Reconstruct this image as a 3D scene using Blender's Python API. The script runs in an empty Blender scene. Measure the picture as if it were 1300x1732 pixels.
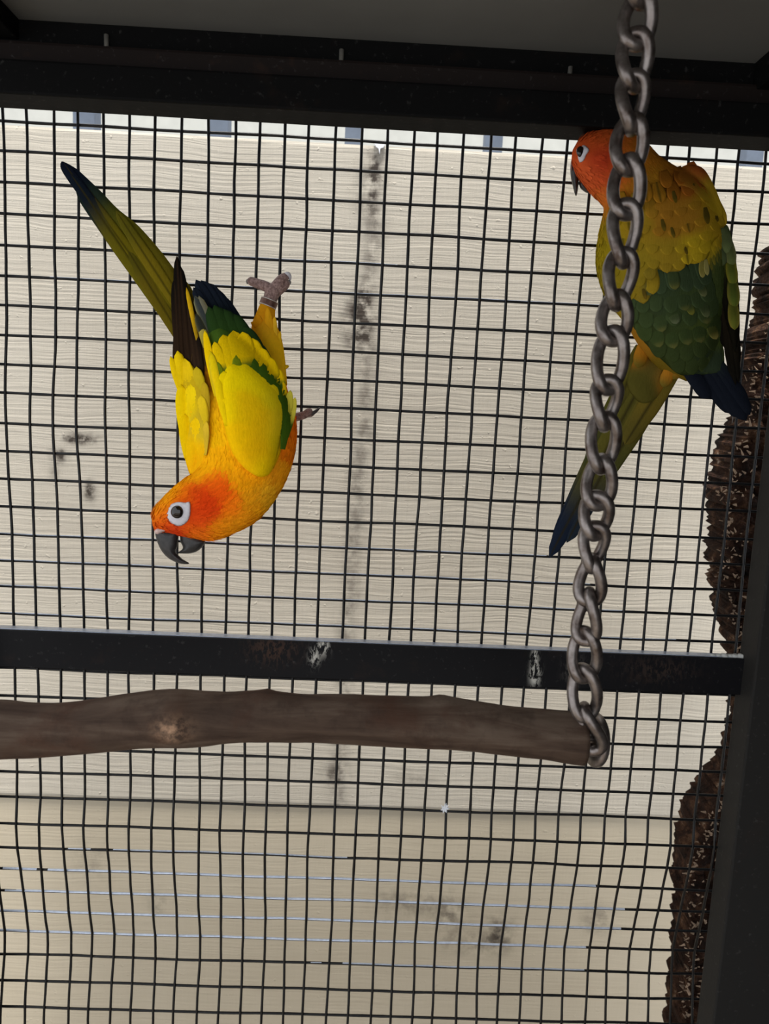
import bpy, bmesh, math, random
import numpy as np
from mathutils import Vector, Matrix, geometry
from mathutils.bvhtree import BVHTree
from mathutils import noise as mnoise

random.seed(7)
scene = bpy.context.scene
COL = scene.collection

# ------------------------------------------------------------------ camera
F_PX = 1300.0
CAM = Vector((0.0, 0.0, 1.5))
PITCH, ROLL, YAW = math.radians(8.178), math.radians(2.721), math.radians(1.515)
fwd = Vector((math.sin(YAW) * math.cos(PITCH), math.cos(YAW) * math.cos(PITCH), -math.sin(PITCH)))
r0 = Vector((math.cos(YAW), -math.sin(YAW), 0.0))
u0 = r0.cross(fwd)
right = math.cos(ROLL) * r0 + math.sin(ROLL) * u0
up = math.cos(ROLL) * u0 - math.sin(ROLL) * r0
cam_data = bpy.data.cameras.new('camera')
cam = bpy.data.objects.new('camera', cam_data)
COL.objects.link(cam)
M = Matrix((right, up, -fwd)).transposed().to_4x4()
M.translation = CAM
cam.matrix_world = M
cam_data.sensor_fit = 'HORIZONTAL'
cam_data.sensor_width = 26.0
cam_data.lens = 26.0
cam_data.clip_start = 0.01
cam_data.dof.use_dof = True
cam_data.dof.focus_distance = 0.545
cam_data.dof.aperture_fstop = 9.0
scene.camera = cam

# ------------------------------------------------------------------ light
world = bpy.data.worlds.new('overcast_sky')
scene.world = world
world.use_nodes = True
bg = world.node_tree.nodes['Background']
bg.inputs['Color'].default_value = (0.92, 0.96, 1.0, 1)
bg.inputs['Strength'].default_value = 1.5

sun_d = bpy.data.lights.new('sun', 'SUN')
sun_d.energy = 6.3
sun_d.angle = math.radians(13)
sun_d.color = (1.0, 0.95, 0.87)
sun = bpy.data.objects.new('sun', sun_d)
COL.objects.link(sun)
EL = math.radians(78.3)
sdir = Vector((0.03, math.cos(EL), -math.sin(EL)))
sun.rotation_euler = sdir.to_track_quat('-Z', 'Y').to_euler()
sun.location = (0, -1, 4)

scene.view_settings.view_transform = 'Standard'
scene.view_settings.look = 'None'
scene.view_settings.gamma = 1.0
scene.view_settings.exposure = 0.0
scene.view_settings.use_curve_mapping = False

# ------------------------------------------------------------------ measures
D = 0.56            # distance of the mesh panel
K = D / F_PX        # metres for one unit of depth in bird space
WALL_Y = 0.72


def ray(x, y):
    x, y = float(x), float(y)
    d = fwd + (x - 650) / F_PX * right - (y - 866) / F_PX * up
    return d / d.y


def at(x, y, Y):
    return CAM + ray(x, y) * Y


def P(x, y, w):
    return at(x, y, D - float(w) * K)


# ------------------------------------------------------------------ helpers
def srgb(r, g, b):
    def f(c):
        c = c / 255.0
        return c / 12.92 if c <= 0.04045 else ((c + 0.055) / 1.055) ** 2.4
    return (f(r), f(g), f(b))


def link(o, parent=None):
    COL.objects.link(o)
    if parent is not None:
        o.parent = parent
    return o


def tag(o, label=None, cat=None, group=None, kind=None):
    if label: o['label'] = label
    if cat: o['category'] = cat
    if group: o['group'] = group
    if kind: o['kind'] = kind
    return o


def empty(name, loc):
    o = bpy.data.objects.new(name, None)
    o.empty_display_size = 0.02
    o.location = loc
    return link(o)


def mesh_obj(name, verts, faces, mat, parent=None, origin=(0, 0, 0), cols=None, smooth=True):
    og = Vector(origin)
    me = bpy.data.meshes.new(name)
    me.from_pydata([tuple(Vector(v) - og) for v in verts], [], faces)
    if cols is not None:
        a = me.color_attributes.new('Col', 'FLOAT_COLOR', 'POINT')
        flat = []
        for c in cols:
            flat += [c[0], c[1], c[2], 1.0]
        a.data.foreach_set('color', flat)
    if smooth:
        me.polygons.foreach_set('use_smooth', [True] * len(me.polygons))
    me.materials.append(mat)
    me.update()
    o = bpy.data.objects.new(name, me)
    link(o, parent)
    if parent is None:
        o.location = og
    return o


def fix_normals(o):
    bm = bmesh.new(); bm.from_mesh(o.data)
    bmesh.ops.recalc_face_normals(bm, faces=bm.faces)
    bm.to_mesh(o.data); bm.free()
    return o


def box_obj(name, x0, x1, y0, y1, z0, z1, mat, parent=None, origin=(0, 0, 0), bevel=0.0):
    bm = bmesh.new()
    bmesh.ops.create_cube(bm, size=1)
    for v in bm.verts:
        v.co = Vector(((x0 + x1) / 2 + v.co.x * (x1 - x0), (y0 + y1) / 2 + v.co.y * (y1 - y0), (z0 + z1) / 2 + v.co.z * (z1 - z0))) - Vector(origin)
    if bevel:
        bmesh.ops.bevel(bm, geom=list(bm.edges), offset=bevel, segments=2, affect='EDGES', profile=0.6)
    me = bpy.data.meshes.new(name)
    bm.to_mesh(me); bm.free()
    me.materials.append(mat)
    o = bpy.data.objects.new(name, me)
    link(o, parent)
    if parent is None:
        o.location = origin
    return o


def catmull(pts, sub):
    """open Catmull-Rom through rows of numbers"""
    pts = [np.array(p, float) for p in pts]
    out = []
    n = len(pts)
    for i in range(n - 1):
        p0 = pts[i - 1] if i > 0 else 2 * pts[0] - pts[1]
        p1, p2 = pts[i], pts[i + 1]
        p3 = pts[i + 2] if i + 2 < n else 2 * pts[-1] - pts[-2]
        for k in range(sub):
            t = k / sub
            out.append(0.5 * (2 * p1 + (p2 - p0) * t + (2 * p0 - 5 * p1 + 4 * p2 - p3) * t * t + (3 * p1 - p0 - 3 * p2 + p3) * t ** 3))
    out.append(pts[-1])
    return out


def tube_geo(path, radii, sides=8, cap=True):
    """world-space tube along Vectors"""
    verts, faces = [], []
    n = len(path)
    prev = None
    for i, p in enumerate(path):
        a = path[max(i - 1, 0)]; b = path[min(i + 1, n - 1)]
        t = (b - a).normalized()
        if prev is None:
            h = Vector((0, 1, 0)) if abs(t.y) < 0.9 else Vector((1, 0, 0))
            e1 = (h - t * h.dot(t)).normalized()
        else:
            e1 = (prev - t * prev.dot(t)).normalized()
        prev = e1
        e2 = t.cross(e1)
        for k in range(sides):
            an = 2 * math.pi * k / sides
            verts.append(p + (e1 * math.cos(an) + e2 * math.sin(an)) * radii[i])
    for i in range(n - 1):
        for k in range(sides):
            k2 = (k + 1) % sides
            faces.append((i * sides + k, i * sides + k2, (i + 1) * sides + k2, (i + 1) * sides + k))
    if cap:
        faces.append(tuple(range(sides - 1, -1, -1)))
        faces.append(tuple((n - 1) * sides + k for k in range(sides)))
    return verts, faces


# ------------------------------------------------------------------ materials
def new_mat(name, color=(0.5, 0.5, 0.5), rough=0.6, metal=0.0, spec=0.5):
    m = bpy.data.materials.new(name)
    m.use_nodes = True
    b = m.node_tree.nodes['Principled BSDF']
    b.inputs['Base Color'].default_value = (*color, 1)
    b.inputs['Roughness'].default_value = rough
    b.inputs['Metallic'].default_value = metal
    b.inputs['Specular IOR Level'].default_value = spec
    return m, m.node_tree, b


def N(nt, t, **kw):
    n = nt.nodes.new(t)
    for k, v in kw.items():
        setattr(n, k, v)
    return n


def noise(nt, vec, scale, detail=4, rough=0.55, dist=0.0):
    n = N(nt, 'ShaderNodeTexNoise')
    n.inputs['Scale'].default_value = scale
    n.inputs['Detail'].default_value = detail
    n.inputs['Roughness'].default_value = rough
    n.inputs['Distortion'].default_value = dist
    if vec is not None:
        nt.links.new(vec, n.inputs['Vector'])
    return n.outputs['Fac']


def mapping(nt, vec, scale=(1, 1, 1), rot=(0, 0, 0)):
    m = N(nt, 'ShaderNodeMapping')
    m.inputs['Scale'].default_value = scale
    m.inputs['Rotation'].default_value = rot
    nt.links.new(vec, m.inputs['Vector'])
    return m.outputs['Vector']


def ramp(nt, fac, stops):
    r = N(nt, 'ShaderNodeValToRGB')
    el = r.color_ramp.elements
    while len(el) < len(stops):
        el.new(0.5)
    for e, (p, c) in zip(el, stops):
        e.position = p
        e.color = (*c, 1) if len(c) == 3 else c
    nt.links.new(fac, r.inputs['Fac'])
    return r.outputs['Color']


def math_n(nt, op, a, b=None, clamp=False):
    n = N(nt, 'ShaderNodeMath', operation=op)
    n.use_clamp = clamp
    for i, v in enumerate((a, b)):
        if v is None: continue
        if isinstance(v, (int, float)): n.inputs[i].default_value = v
        else: nt.links.new(v, n.inputs[i])
    return n.outputs[0]


def mix(nt, fac, a, b, blend='MIX'):
    n = N(nt, 'ShaderNodeMix', data_type='RGBA', blend_type=blend)
    if isinstance(fac, (int, float)): n.inputs['Factor'].default_value = fac
    else: nt.links.new(fac, n.inputs['Factor'])
    for key, v in (('A', a), ('B', b)):
        s = [i for i in n.inputs if i.name == key and i.type == 'RGBA'][0]
        if isinstance(v, tuple): s.default_value = (*v, 1) if len(v) == 3 else v
        else: nt.links.new(v, s)
    return [o for o in n.outputs if o.type == 'RGBA'][0]


def bump(nt, b, height, strength=0.3, dist=0.002, normal=None):
    n = N(nt, 'ShaderNodeBump')
    n.inputs['Strength'].default_value = strength
    n.inputs['Distance'].default_value = dist
    nt.links.new(height, n.inputs['Height'])
    if normal is not None: nt.links.new(normal, n.inputs['Normal'])
    nt.links.new(n.outputs['Normal'], b.inputs['Normal'])
    return n.outputs['Normal']


def position(nt):
    return N(nt, 'ShaderNodeNewGeometry').outputs['Position']


def sep(nt, vec):
    s = N(nt, 'ShaderNodeSeparateXYZ')
    nt.links.new(vec, s.inputs[0])
    return s.outputs[0], s.outputs[1], s.outputs[2]


def gauss_blob(nt, X, Z, cx, cz, rx, rz):
    a = math_n(nt, 'DIVIDE', math_n(nt, 'SUBTRACT', X, cx), rx)
    c = math_n(nt, 'DIVIDE', math_n(nt, 'SUBTRACT', Z, cz), rz)
    q = math_n(nt, 'ADD', math_n(nt, 'MULTIPLY', a, a), math_n(nt, 'MULTIPLY', c, c))
    return math_n(nt, 'POWER', 2.718, math_n(nt, 'MULTIPLY', q, -1.0))


def wall_material(name, base, base2, stains, streak, brush=0.5, dirt=srgb(70, 62, 55)):
    m, nt, b = new_mat(name, base, 0.75, 0, 0.25)
    pos = position(nt)
    X, Y, Z = sep(nt, pos)
    v1 = mapping(nt, pos, (8, 1, 430))
    warp = noise(nt, pos, 9, 2)
    vw = N(nt, 'ShaderNodeVectorMath', operation='ADD')
    nt.links.new(v1, vw.inputs[0])
    comb = N(nt, 'ShaderNodeCombineXYZ')
    nt.links.new(math_n(nt, 'MULTIPLY', warp, 6.0), comb.inputs[2])
    nt.links.new(comb.outputs[0], vw.inputs[1])
    strokes = noise(nt, vw.outputs[0], 1.0, 5, 0.6)
    weave = noise(nt, mapping(nt, pos, (420, 1, 26)), 1.0, 3, 0.5)
    specks = noise(nt, pos, 190, 2, 0.5)
    big = noise(nt, pos, 7, 4, 0.55)
    col = mix(nt, big, base, base2)
    col = mix(nt, math_n(nt, 'MULTIPLY', strokes, 0.35), col, tuple(c * 0.72 for c in base))
    dn = noise(nt, pos, 75, 5, 0.65)
    dn2 = math_n(nt, 'MULTIPLY', math_n(nt, 'SUBTRACT', dn, 0.36), 4.0, True)
    total = None
    for (px, py, rx, ry, s) in stains:
        c = at(px, py, WALL_Y)
        g = gauss_blob(nt, X, Z, c.x, c.z, rx * WALL_Y / F_PX, ry * WALL_Y / F_PX)
        g = math_n(nt, 'MULTIPLY', g, s)
        total = g if total is None else math_n(nt, 'ADD', total, g)
    if streak:
        a = at(*streak[0], WALL_Y); c = at(*streak[1], WALL_Y)
        k = (c.x - a.x) / (c.z - a.z)
        line = math_n(nt, 'ADD', math_n(nt, 'MULTIPLY', math_n(nt, 'SUBTRACT', Z, a.z), k), a.x)
        wob = math_n(nt, 'MULTIPLY', math_n(nt, 'SUBTRACT', noise(nt, mapping(nt, pos, (0, 0, 9)), 1, 2), 0.5), 0.03)
        dx = math_n(nt, 'DIVIDE', math_n(nt, 'SUBTRACT', X, math_n(nt, 'ADD', line, wob)), 0.009)
        g = math_n(nt, 'POWER', 2.718, math_n(nt, 'MULTIPLY', math_n(nt, 'MULTIPLY', dx, dx), -1))
        g = math_n(nt, 'MULTIPLY', g, streak[2])
        total = g if total is None else math_n(nt, 'ADD', total, g)
    if total is not None:
        col = mix(nt, math_n(nt, 'MULTIPLY', total, dn2, True), col, dirt)
    nt.links.new(col, b.inputs['Base Color'])
    h = math_n(nt, 'ADD', strokes, math_n(nt, 'MULTIPLY', weave, 0.28))
    sp = math_n(nt, 'MULTIPLY', math_n(nt, 'SUBTRACT', specks, 0.68, True), 6.0)
    h = math_n(nt, 'ADD', h, sp)
    bump(nt, b, h, brush, 0.0018)
    return m


def metal_paint(name, base, rough=0.42, rust=0.25, stains=(), spec=0.12):
    m, nt, b = new_mat(name, base, rough, 0, spec)
    pos = position(nt)
    n1 = noise(nt, pos, 38, 5, 0.6)
    n2 = noise(nt, pos, 260, 3, 0.6)
    f = math_n(nt, 'MULTIPLY', math_n(nt, 'SUBTRACT', n1, 0.6, True), 5.0 * rust, True)
    col = mix(nt, f, base, srgb(58, 40, 30))
    dust = math_n(nt, 'MULTIPLY', math_n(nt, 'SUBTRACT', n2, 0.62, True), 1.6, True)
    col = mix(nt, dust, col, srgb(92, 90, 88))
    X, Y, Z = sep(nt, pos)
    ns = noise(nt, mapping(nt, pos, (340, 100, 150)), 1.0, 4, 0.7)
    ns = math_n(nt, 'MULTIPLY', math_n(nt, 'SUBTRACT', ns, 0.47, True), 12.0, True)
    for (px, py, rx, ry, yy, c, s) in stains:
        p = at(px, py, yy)
        g = gauss_blob(nt, X, Z, p.x, p.z, rx * yy / F_PX, ry * yy / F_PX)
        g = math_n(nt, 'MULTIPLY', math_n(nt, 'MULTIPLY', g, s), ns, True)
        col = mix(nt, g, col, c)
    nt.links.new(col, b.inputs['Base Color'])
    bump(nt, b, math_n(nt, 'ADD', n1, math_n(nt, 'MULTIPLY', n2, 0.35)), 0.25, 0.001)
    return m


def feather_material(name, rough=0.62, stripes=900):
    m, nt, b = new_mat(name, (0.5, 0.5, 0.5), rough, 0, 0.0)
    at_ = N(nt, 'ShaderNodeVertexColor'); at_.layer_name = 'Col'
    pos = position(nt)
    n1 = noise(nt, pos, 420, 4, 0.6)
    n2 = noise(nt, mapping(nt, pos, (stripes, stripes, stripes * 0.28), (0, 0.3, 0)), 1, 3, 0.55)
    v = math_n(nt, 'ADD', math_n(nt, 'MULTIPLY', n1, 0.22), math_n(nt, 'MULTIPLY', n2, 0.22))
    v = math_n(nt, 'ADD', v, 0.78)
    cx = N(nt, 'ShaderNodeCombineXYZ')
    for i in range(3): nt.links.new(v, cx.inputs[i])
    col = mix(nt, 1.0, at_.outputs['Color'], cx.outputs[0], 'MULTIPLY')
    nt.links.new(col, b.inputs['Base Color'])
    bump(nt, b, math_n(nt, 'ADD', n2, math_n(nt, 'MULTIPLY', n1, 0.5)), 0.35, 0.0008)
    try:
        b.inputs['Sheen Weight'].default_value = 0.0
        b.inputs['Sheen Roughness'].default_value = 0.5
    except Exception:
        pass
    return m


def wood_material():
    m, nt, b = new_mat('perch_wood', srgb(110, 92, 78), 0.8, 0, 0.2)
    pos = position(nt)
    g = noise(nt, mapping(nt, pos, (12, 90, 90)), 1.0, 5, 0.6, 0.6)
    n2 = noise(nt, pos, 28, 5, 0.6)
    col = ramp(nt, g, [(0.25, srgb(52, 38, 30)), (0.5, srgb(78, 62, 51)), (0.8, srgb(108, 93, 80))])
    f = math_n(nt, 'MULTIPLY', math_n(nt, 'SUBTRACT', n2, 0.5, True), 4.0, True)
    col = mix(nt, f, col, srgb(70, 45, 32))
    X, Y, Z = sep(nt, pos)
    kp = at(305, 1215, 0.43)
    k = gauss_blob(nt, X, Z, kp.x, kp.z, 0.009, 0.006)
    n3 = noise(nt, pos, 150, 5, 0.7)
    kk = math_n(nt, 'MULTIPLY', math_n(nt, 'SUBTRACT', n3, 0.4, True), 4.5, True)
    blot = math_n(nt, 'MULTIPLY', math_n(nt, 'SUBTRACT', noise(nt, pos, 60, 5, 0.65), 0.5, True), 3.0, True)
    col = mix(nt, blot, col, srgb(46, 33, 26))
    col = mix(nt, math_n(nt, 'MULTIPLY', k, kk), col, srgb(176, 140, 112))
    nt.links.new(col, b.inputs['Base Color'])
    bump(nt, b, math_n(nt, 'ADD', g, n2), 0.5, 0.003)
    return m


def chain_material():
    m, nt, b = new_mat('chain_steel', srgb(150, 143, 140), 0.33, 0.85, 0.5)
    pos = position(nt)
    n1 = noise(nt, pos, 110, 4, 0.6)
    col = ramp(nt, n1, [(0.3, srgb(84, 72, 66)), (0.65, srgb(146, 138, 134))])
    nt.links.new(col, b.inputs['Base Color'])
    r = math_n(nt, 'ADD', math_n(nt, 'MULTIPLY', n1, 0.3), 0.2)
    nt.links.new(r, b.inputs['Roughness'])
    bump(nt, b, n1, 0.15, 0.001)
    return m


def crumble_material():
    m, nt, b = new_mat('crumbling_brown', srgb(90, 60, 42), 0.9, 0, 0.15)
    pos = position(nt)
    n1 = noise(nt, pos, 55, 6, 0.65, 0.4)
    n2 = noise(nt, mapping(nt, pos, (60, 60, 260)), 1, 4, 0.6)
    col = ramp(nt, n1, [(0.34, srgb(20, 13, 10)), (0.52, srgb(52, 33, 24)), (0.64, srgb(92, 66, 48)), (0.76, srgb(190, 176, 160))])
    nt.links.new(col, b.inputs['Base Color'])
    bump(nt, b, math_n(nt, 'ADD', n1, n2), 1.0, 0.006)
    return m


def skin_material():
    m, nt, b = new_mat('foot_skin', srgb(150, 120, 112), 0.6, 0, 0.3)
    pos = position(nt)
    n1 = noise(nt, pos, 500, 4, 0.6)
    col = ramp(nt, n1, [(0.3, srgb(108, 80, 74)), (0.7, srgb(176, 146, 138))])
    nt.links.new(col, b.inputs['Base Color'])
    v = N(nt, 'ShaderNodeTexVoronoi'); v.inputs['Scale'].default_value = 700
    nt.links.new(pos, v.inputs['Vector'])
    bump(nt, b, v.outputs['Distance'], 0.6, 0.0006)
    return m


def horn_material(name, c0, c1, rough=0.38):
    m, nt, b = new_mat(name, c0, rough, 0, 0.5)
    pos = position(nt)
    n1 = noise(nt, pos, 260, 4, 0.6)
    nt.links.new(ramp(nt, n1, [(0.35, c0), (0.75, c1)]), b.inputs['Base Color'])
    bump(nt, b, n1, 0.2, 0.0006)
    return m


def plain(name, c, rough=0.7, scale=40, var=0.12, spec=0.3, metal=0.0):
    m, nt, b = new_mat(name, c, rough, metal, spec)
    n1 = noise(nt, position(nt), scale, 4, 0.6)
    nt.links.new(ramp(nt, n1, [(0.3, tuple(x * (1 - var) for x in c)), (0.7, tuple(min(1, x * (1 + var)) for x in c))]), b.inputs['Base Color'])
    bump(nt, b, n1, 0.15, 0.002)
    return m


M_WALL = wall_material('painted_wall', srgb(208, 201, 188), srgb(180, 171, 156),
    [(606, 535, 26, 26, 1.0), (600, 570, 20, 26, 0.9), (612, 505, 16, 22, .7), (633, 285, 8, 30, 0.8), (618, 330, 18, 45, .55),
     (135, 742, 26, 9, 2.0), (100, 770, 13, 13, 1.6), (152, 830, 9, 15, 1.9), (92, 800, 8, 14, .6), (560, 1310, 30, 20, .5), (700, 1318, 40, 14, .35)],
    ((642, 240), (596, 960), 0.6))
M_WALL2 = wall_material('lower_wall_paint', srgb(202, 191, 171), srgb(186, 174, 152),
    [(690, 1530, 60, 30, .55), (760, 1550, 34, 40, .6), (845, 1580, 26, 34, .9), (800, 1600, 60, 24, .5), (1010, 1560, 30, 30, .5), (150, 1460, 30, 40, .35), (265, 1530, 20, 22, .45)],
    None, brush=0.22)
M_FAR = plain('far_white_wall', srgb(186, 186, 180), 0.8, 30, 0.06)
M_CEIL = plain('grey_sheet', srgb(100, 100, 97), 0.7, 9, 0.08)
WHITE = srgb(196, 194, 186)
M_BAR = metal_paint('black_bar_paint', srgb(17, 17, 20), 0.45, 0.35,
    [(545, 1098, 9, 16, 0.54, WHITE, 1.5), (530, 1118, 8, 14, 0.54, WHITE, 1.2), (908, 1120, 5, 16, 0.54, WHITE, 1.8), (909, 1148, 8, 18, 0.54, WHITE, 1.8),
     (460, 1105, 40, 24, 0.54, srgb(84, 60, 48), .6), (975, 1138, 16, 26, .54, srgb(96, 92, 88), .7), (1120, 1140, 60, 24, .54, srgb(62, 50, 44), .6)])
M_BLACK = metal_paint('black_frame_paint', srgb(15, 15, 15), 0.6, 0.2, spec=0.05)
M_BROWNSTRIP = metal_paint('brown_black_batten', srgb(28, 22, 20), 0.6, 0.8)
M_POSTPAINT = metal_paint('post_paint', srgb(38, 37, 36), 0.6, 0.15)
M_WIRE = metal_paint('black_wire_coating', srgb(12, 12, 14), 0.34, 0.1, spec=0.3)
M_HIGHLIGHT = plain('painted_highlight', srgb(196, 204, 220), 0.35, 300, 0.12, 0.5, 0.3)  # pale metal colour standing in for sky light on upper edges
M_WOOD = wood_material()
M_CHAIN = chain_material()
M_CRUMB = crumble_material()
M_FEATHER = feather_material('plumage')
M_FLIGHT = feather_material('flight_feathers', 0.5, 1300)
M_SKIN = skin_material()
M_BEAK = horn_material('beak_horn', srgb(34, 32, 32), srgb(58, 55, 54), 0.45)
M_CLAW = horn_material('claw_horn', srgb(52, 46, 44), srgb(96, 88, 84))
M_EYE, _nt, _b = new_mat('eye_dark', srgb(26, 18, 14), 0.08, 0, 0.6)
M_EYERING = plain('eye_ring_skin', srgb(206, 202, 207), 0.6, 500, 0.08)
M_CERE = plain('cere_skin', srgb(205, 176, 168), 0.6, 400, 0.1)
M_BAND = plain('band_metal', srgb(120, 88, 76), 0.35, 200, 0.2, 0.5, 0.6)
M_BANDEDGE = plain('band_edge', srgb(205, 198, 190), 0.3, 200, 0.1, 0.5, 0.7)
M_POST = plain('slate_post', srgb(92, 102, 118), 0.6, 60, 0.12)
M_FLOOR = plain('floor_concrete', srgb(120, 112, 102), 0.85, 6, 0.15)
M_SIDE = plain('dark_side_board', srgb(40, 38, 36), 0.7, 20, 0.2)
M_SCREW = plain('screw_steel', srgb(150, 146, 138), 0.4, 200, 0.1, 0.5, 0.6)
M_DOWN = plain('white_down', srgb(238, 240, 246), 0.8, 300, 0.03)

# ------------------------------------------------------------------ setting
Zc = at(646, 78, 0.535).z            # underside of the roof sheet
floor = box_obj('floor', -2.5, 2.5, -2.5, 2.6, -0.05, 0.0, M_FLOOR)
tag(floor, 'grey concrete floor under the cage', kind='structure')
wall_top = at(656, 246, WALL_Y).z
ledge_z = at(650, 1367, WALL_Y).z
wall = box_obj('wall_back', -1.3, 0.60, WALL_Y, WALL_Y + 0.09, ledge_z, wall_top, M_WALL, origin=(0, WALL_Y, ledge_z), bevel=0.003)
tag(wall, 'cream painted wall with horizontal brush strokes behind the mesh', kind='structure')
wall2 = box_obj('wall_lower', -1.3, 0.60, WALL_Y + 0.003, WALL_Y + 0.09, 0.0, ledge_z, M_WALL2, origin=(0, WALL_Y, 0))
tag(wall2, 'tan lower wall below the ledge line', kind='structure')
# paint drip on the wall top
dv = [at(x, y, WALL_Y - 0.0025) for x, y in ((632, 240), (651, 243), (648, 249), (643, 251), (642, 260), (640, 251), (636, 248))]
bk = [v + Vector((0, 0.004, 0)) for v in dv]
n_ = len(dv)
drip = mesh_obj('paint_drip', dv + bk, [tuple(range(n_))] + [(i, i + n_, (i + 1) % n_ + n_, (i + 1) % n_) for i in range(n_)], M_DOWN, wall, (0, WALL_Y, ledge_z), smooth=False)
fix_normals(drip)
far = box_obj('wall_far', -2.5, 2.5, 2.4, 2.5, 0.0, 2.35, M_FAR, origin=(0, 2.4, 0))
tag(far, 'bright white wall in the distance above the painted wall', kind='structure')

PL = ['above the tail tip of the head down parrot', 'between the tail tip post and the paint drip', 'right beside the white paint drip', 'between the paint drip and the upright parrot', 'next to the corner post above the upright parrot']
for i, (px, wpx) in enumerate(((141, 38), (368, 36), (599, 30), (838, 30), (1284, 30))):
    yy = WALL_Y + 0.075
    x0 = at(px - wpx / 2, 200, yy).x; x1 = at(px + wpx / 2, 200, yy).x
    rp = box_obj('railing_post', x0, x1, yy, yy + 0.02, wall_top - 0.012, wall_top + 0.17, M_POST, origin=((x0 + x1) / 2, yy, wall_top), bevel=0.002)
    tag(rp, 'slate grey post on the wall top ' + PL[i], 'post', 'railing posts on the wall top')

# ------------------------------------------------------------------ cage
cage = empty('bird_cage', (0, D, 0))
tag(cage, 'black steel bird cage with wire mesh back and grey sheet roof', 'cage')
CO = (0, D, 0)
XL, XR = at(-40, 900, 0.545).x, at(1283, 1000, 0.54).x
zb = at(646, 220, 0.544).z
z1 = at(646, 145, 0.525).z
z2 = at(646, 113, 0.53).z
box_obj('top_beam', XL - 0.05, XR + 0.06, 0.516, 0.544, zb, z1, M_BLACK, cage, CO, 0.0015)
box_obj('batten', XL - 0.05, XR + 0.06, 0.522, 0.544, z1 - 0.001, z2, M_BROWNSTRIP, cage, CO, 0.002)
box_obj('top_angle', XL - 0.05, XR + 0.06, 0.528, 0.544, z2 - 0.001, Zc + 0.001, M_BLACK, cage, CO, 0.001)
box_obj('roof_panel', XL - 0.05, XR + 0.06, -0.30, 0.545, Zc, Zc + 0.012, M_CEIL, cage, CO)
bt = at(650, 1091, 0.549).z; bb = at(650, 1153, 0.549).z
cb = box_obj('cross_bar', XL - 0.01, XR + 0.03, 0.549, 0.5588, bb, bt, M_BAR, cage, CO, 0.0008)
tf_ = box_obj('highlight_strip', XL, XR, 0.5515, 0.5588, bt - 0.0002, bt + 0.0006, M_HIGHLIGHT, cb, CO)  # added pale strip, stands in for light along the bar top
tag(tf_, 'pale strip added as a highlight on the upper edge of the bar')
box_obj('cross_bar', XL - 0.01, XR + 0.005, 0.549, 0.5588, bb - 0.36, bt - 0.36, M_BAR, cage, CO, 0.0012)
box_obj('corner_post', XR, XR + 0.05, 0.532, 0.5575, 0.0, zb + 0.002, M_POSTPAINT, cage, CO, 0.0015)
box_obj('corner_post', XL - 0.05, XL, 0.532, 0.5575, 0.0, zb + 0.002, M_POSTPAINT, cage, CO, 0.0015)
xr_rail = at(1266, 126, 0.535).x
xl_rail = at(40, 38, 0.535).x
box_obj('side_rail', xr_rail, XR + 0.06, -0.28, 0.534, Zc - 0.018, Zc + 0.001, M_BLACK, cage, CO, 0.001)
box_obj('side_rail', XL - 0.05, xl_rail, -0.28, 0.534, Zc - 0.012, Zc + 0.001, M_BLACK, cage, CO, 0.001)
box_obj('side_board', XR + 0.045, XR + 0.058, -0.28, 0.5575, 0.0, Zc - 0.010, M_SIDE, cage, CO)
for px, py in ((180, 76), (577, 101), (963, 130)):
    c = at(px, py, 0.527)
    v, f = tube_geo([c + Vector((0, 0.0, 0.006)), c - Vector((0, 0, 0.004)), c - Vector((0, -0.0, 0.006))], [0.0016, 0.0016, 0.001], 8)
    mesh_obj('screw', v, f, M_SCREW, cage, CO)

# chalky droppings on the bar beside the post
dvv, dff = [], []
for k, (px, py, rr) in enumerate(((1205, 1118, 4), (1214, 1116, 5), (1224, 1113, 6), (1234, 1112, 5), (1243, 1109, 6), (1252, 1108, 7), (1258, 1111, 5))):
    c = at(px, py, 0.553); c.z = bt + 0.0008
    bmd = bmesh.new(); bmesh.ops.create_icosphere(bmd, subdivisions=2, radius=rr * 0.00042)
    o0 = len(dvv)
    for v in bmd.verts:
        q = v.co * (1 + 0.35 * mnoise.noise(v.co * 900 + Vector((k, 0, 0))))
        dvv.append(c + Vector((q.x * 1.5, q.y * 0.9, q.z * 0.7)))
    dff += [tuple(v.index + o0 for v in f.verts) for f in bmd.faces]
    bmd.free()
dro = mesh_obj('droppings', dvv, dff, plain('chalk_white', srgb(196, 196, 192), 0.9, 200, 0.15), cb, CO)
tag(dro, 'chalky white droppings on the bar', kind='stuff')

# wire rows, measured along one upright wire
row_y = [239.8, 290.3, 342.8, 394.8, 447.6, 498.7, 548.4, 597.4, 645.9, 693.9, 744.5, 790.7, 837.2, 884.4, 929.8, 974, 1017.3, 1062.7, 1108, 1153, 1200, 1243, 1285.6, 1325.9, 1368, 1413.5, 1452.8, 1488.8, 1524.8, 1559, 1592.5, 1632.5, 1676.2, 1719.5]
row_z, row_dy = [], []
step = 47.3 / 1300 * D
for i, y in enumerate(row_y):
    x = 656 - 0.0457 * (y - 240)
    r = ray(x, y)
    if i <= 24:
        row_z.append(r.z * D); row_dy.append(0.0)
    else:
        z = row_z[24] - step * (i - 24)
        Yk = z / r.z
        row_z.append(z); row_dy.append(Yk - D)
for k in range(1, 8):
    row_z.append(row_z[-1] - step); row_dy.append(row_dy[-1] * 0.6)
row_z.insert(0, row_z[0] + step); row_dy.insert(0, 0.0)


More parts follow.
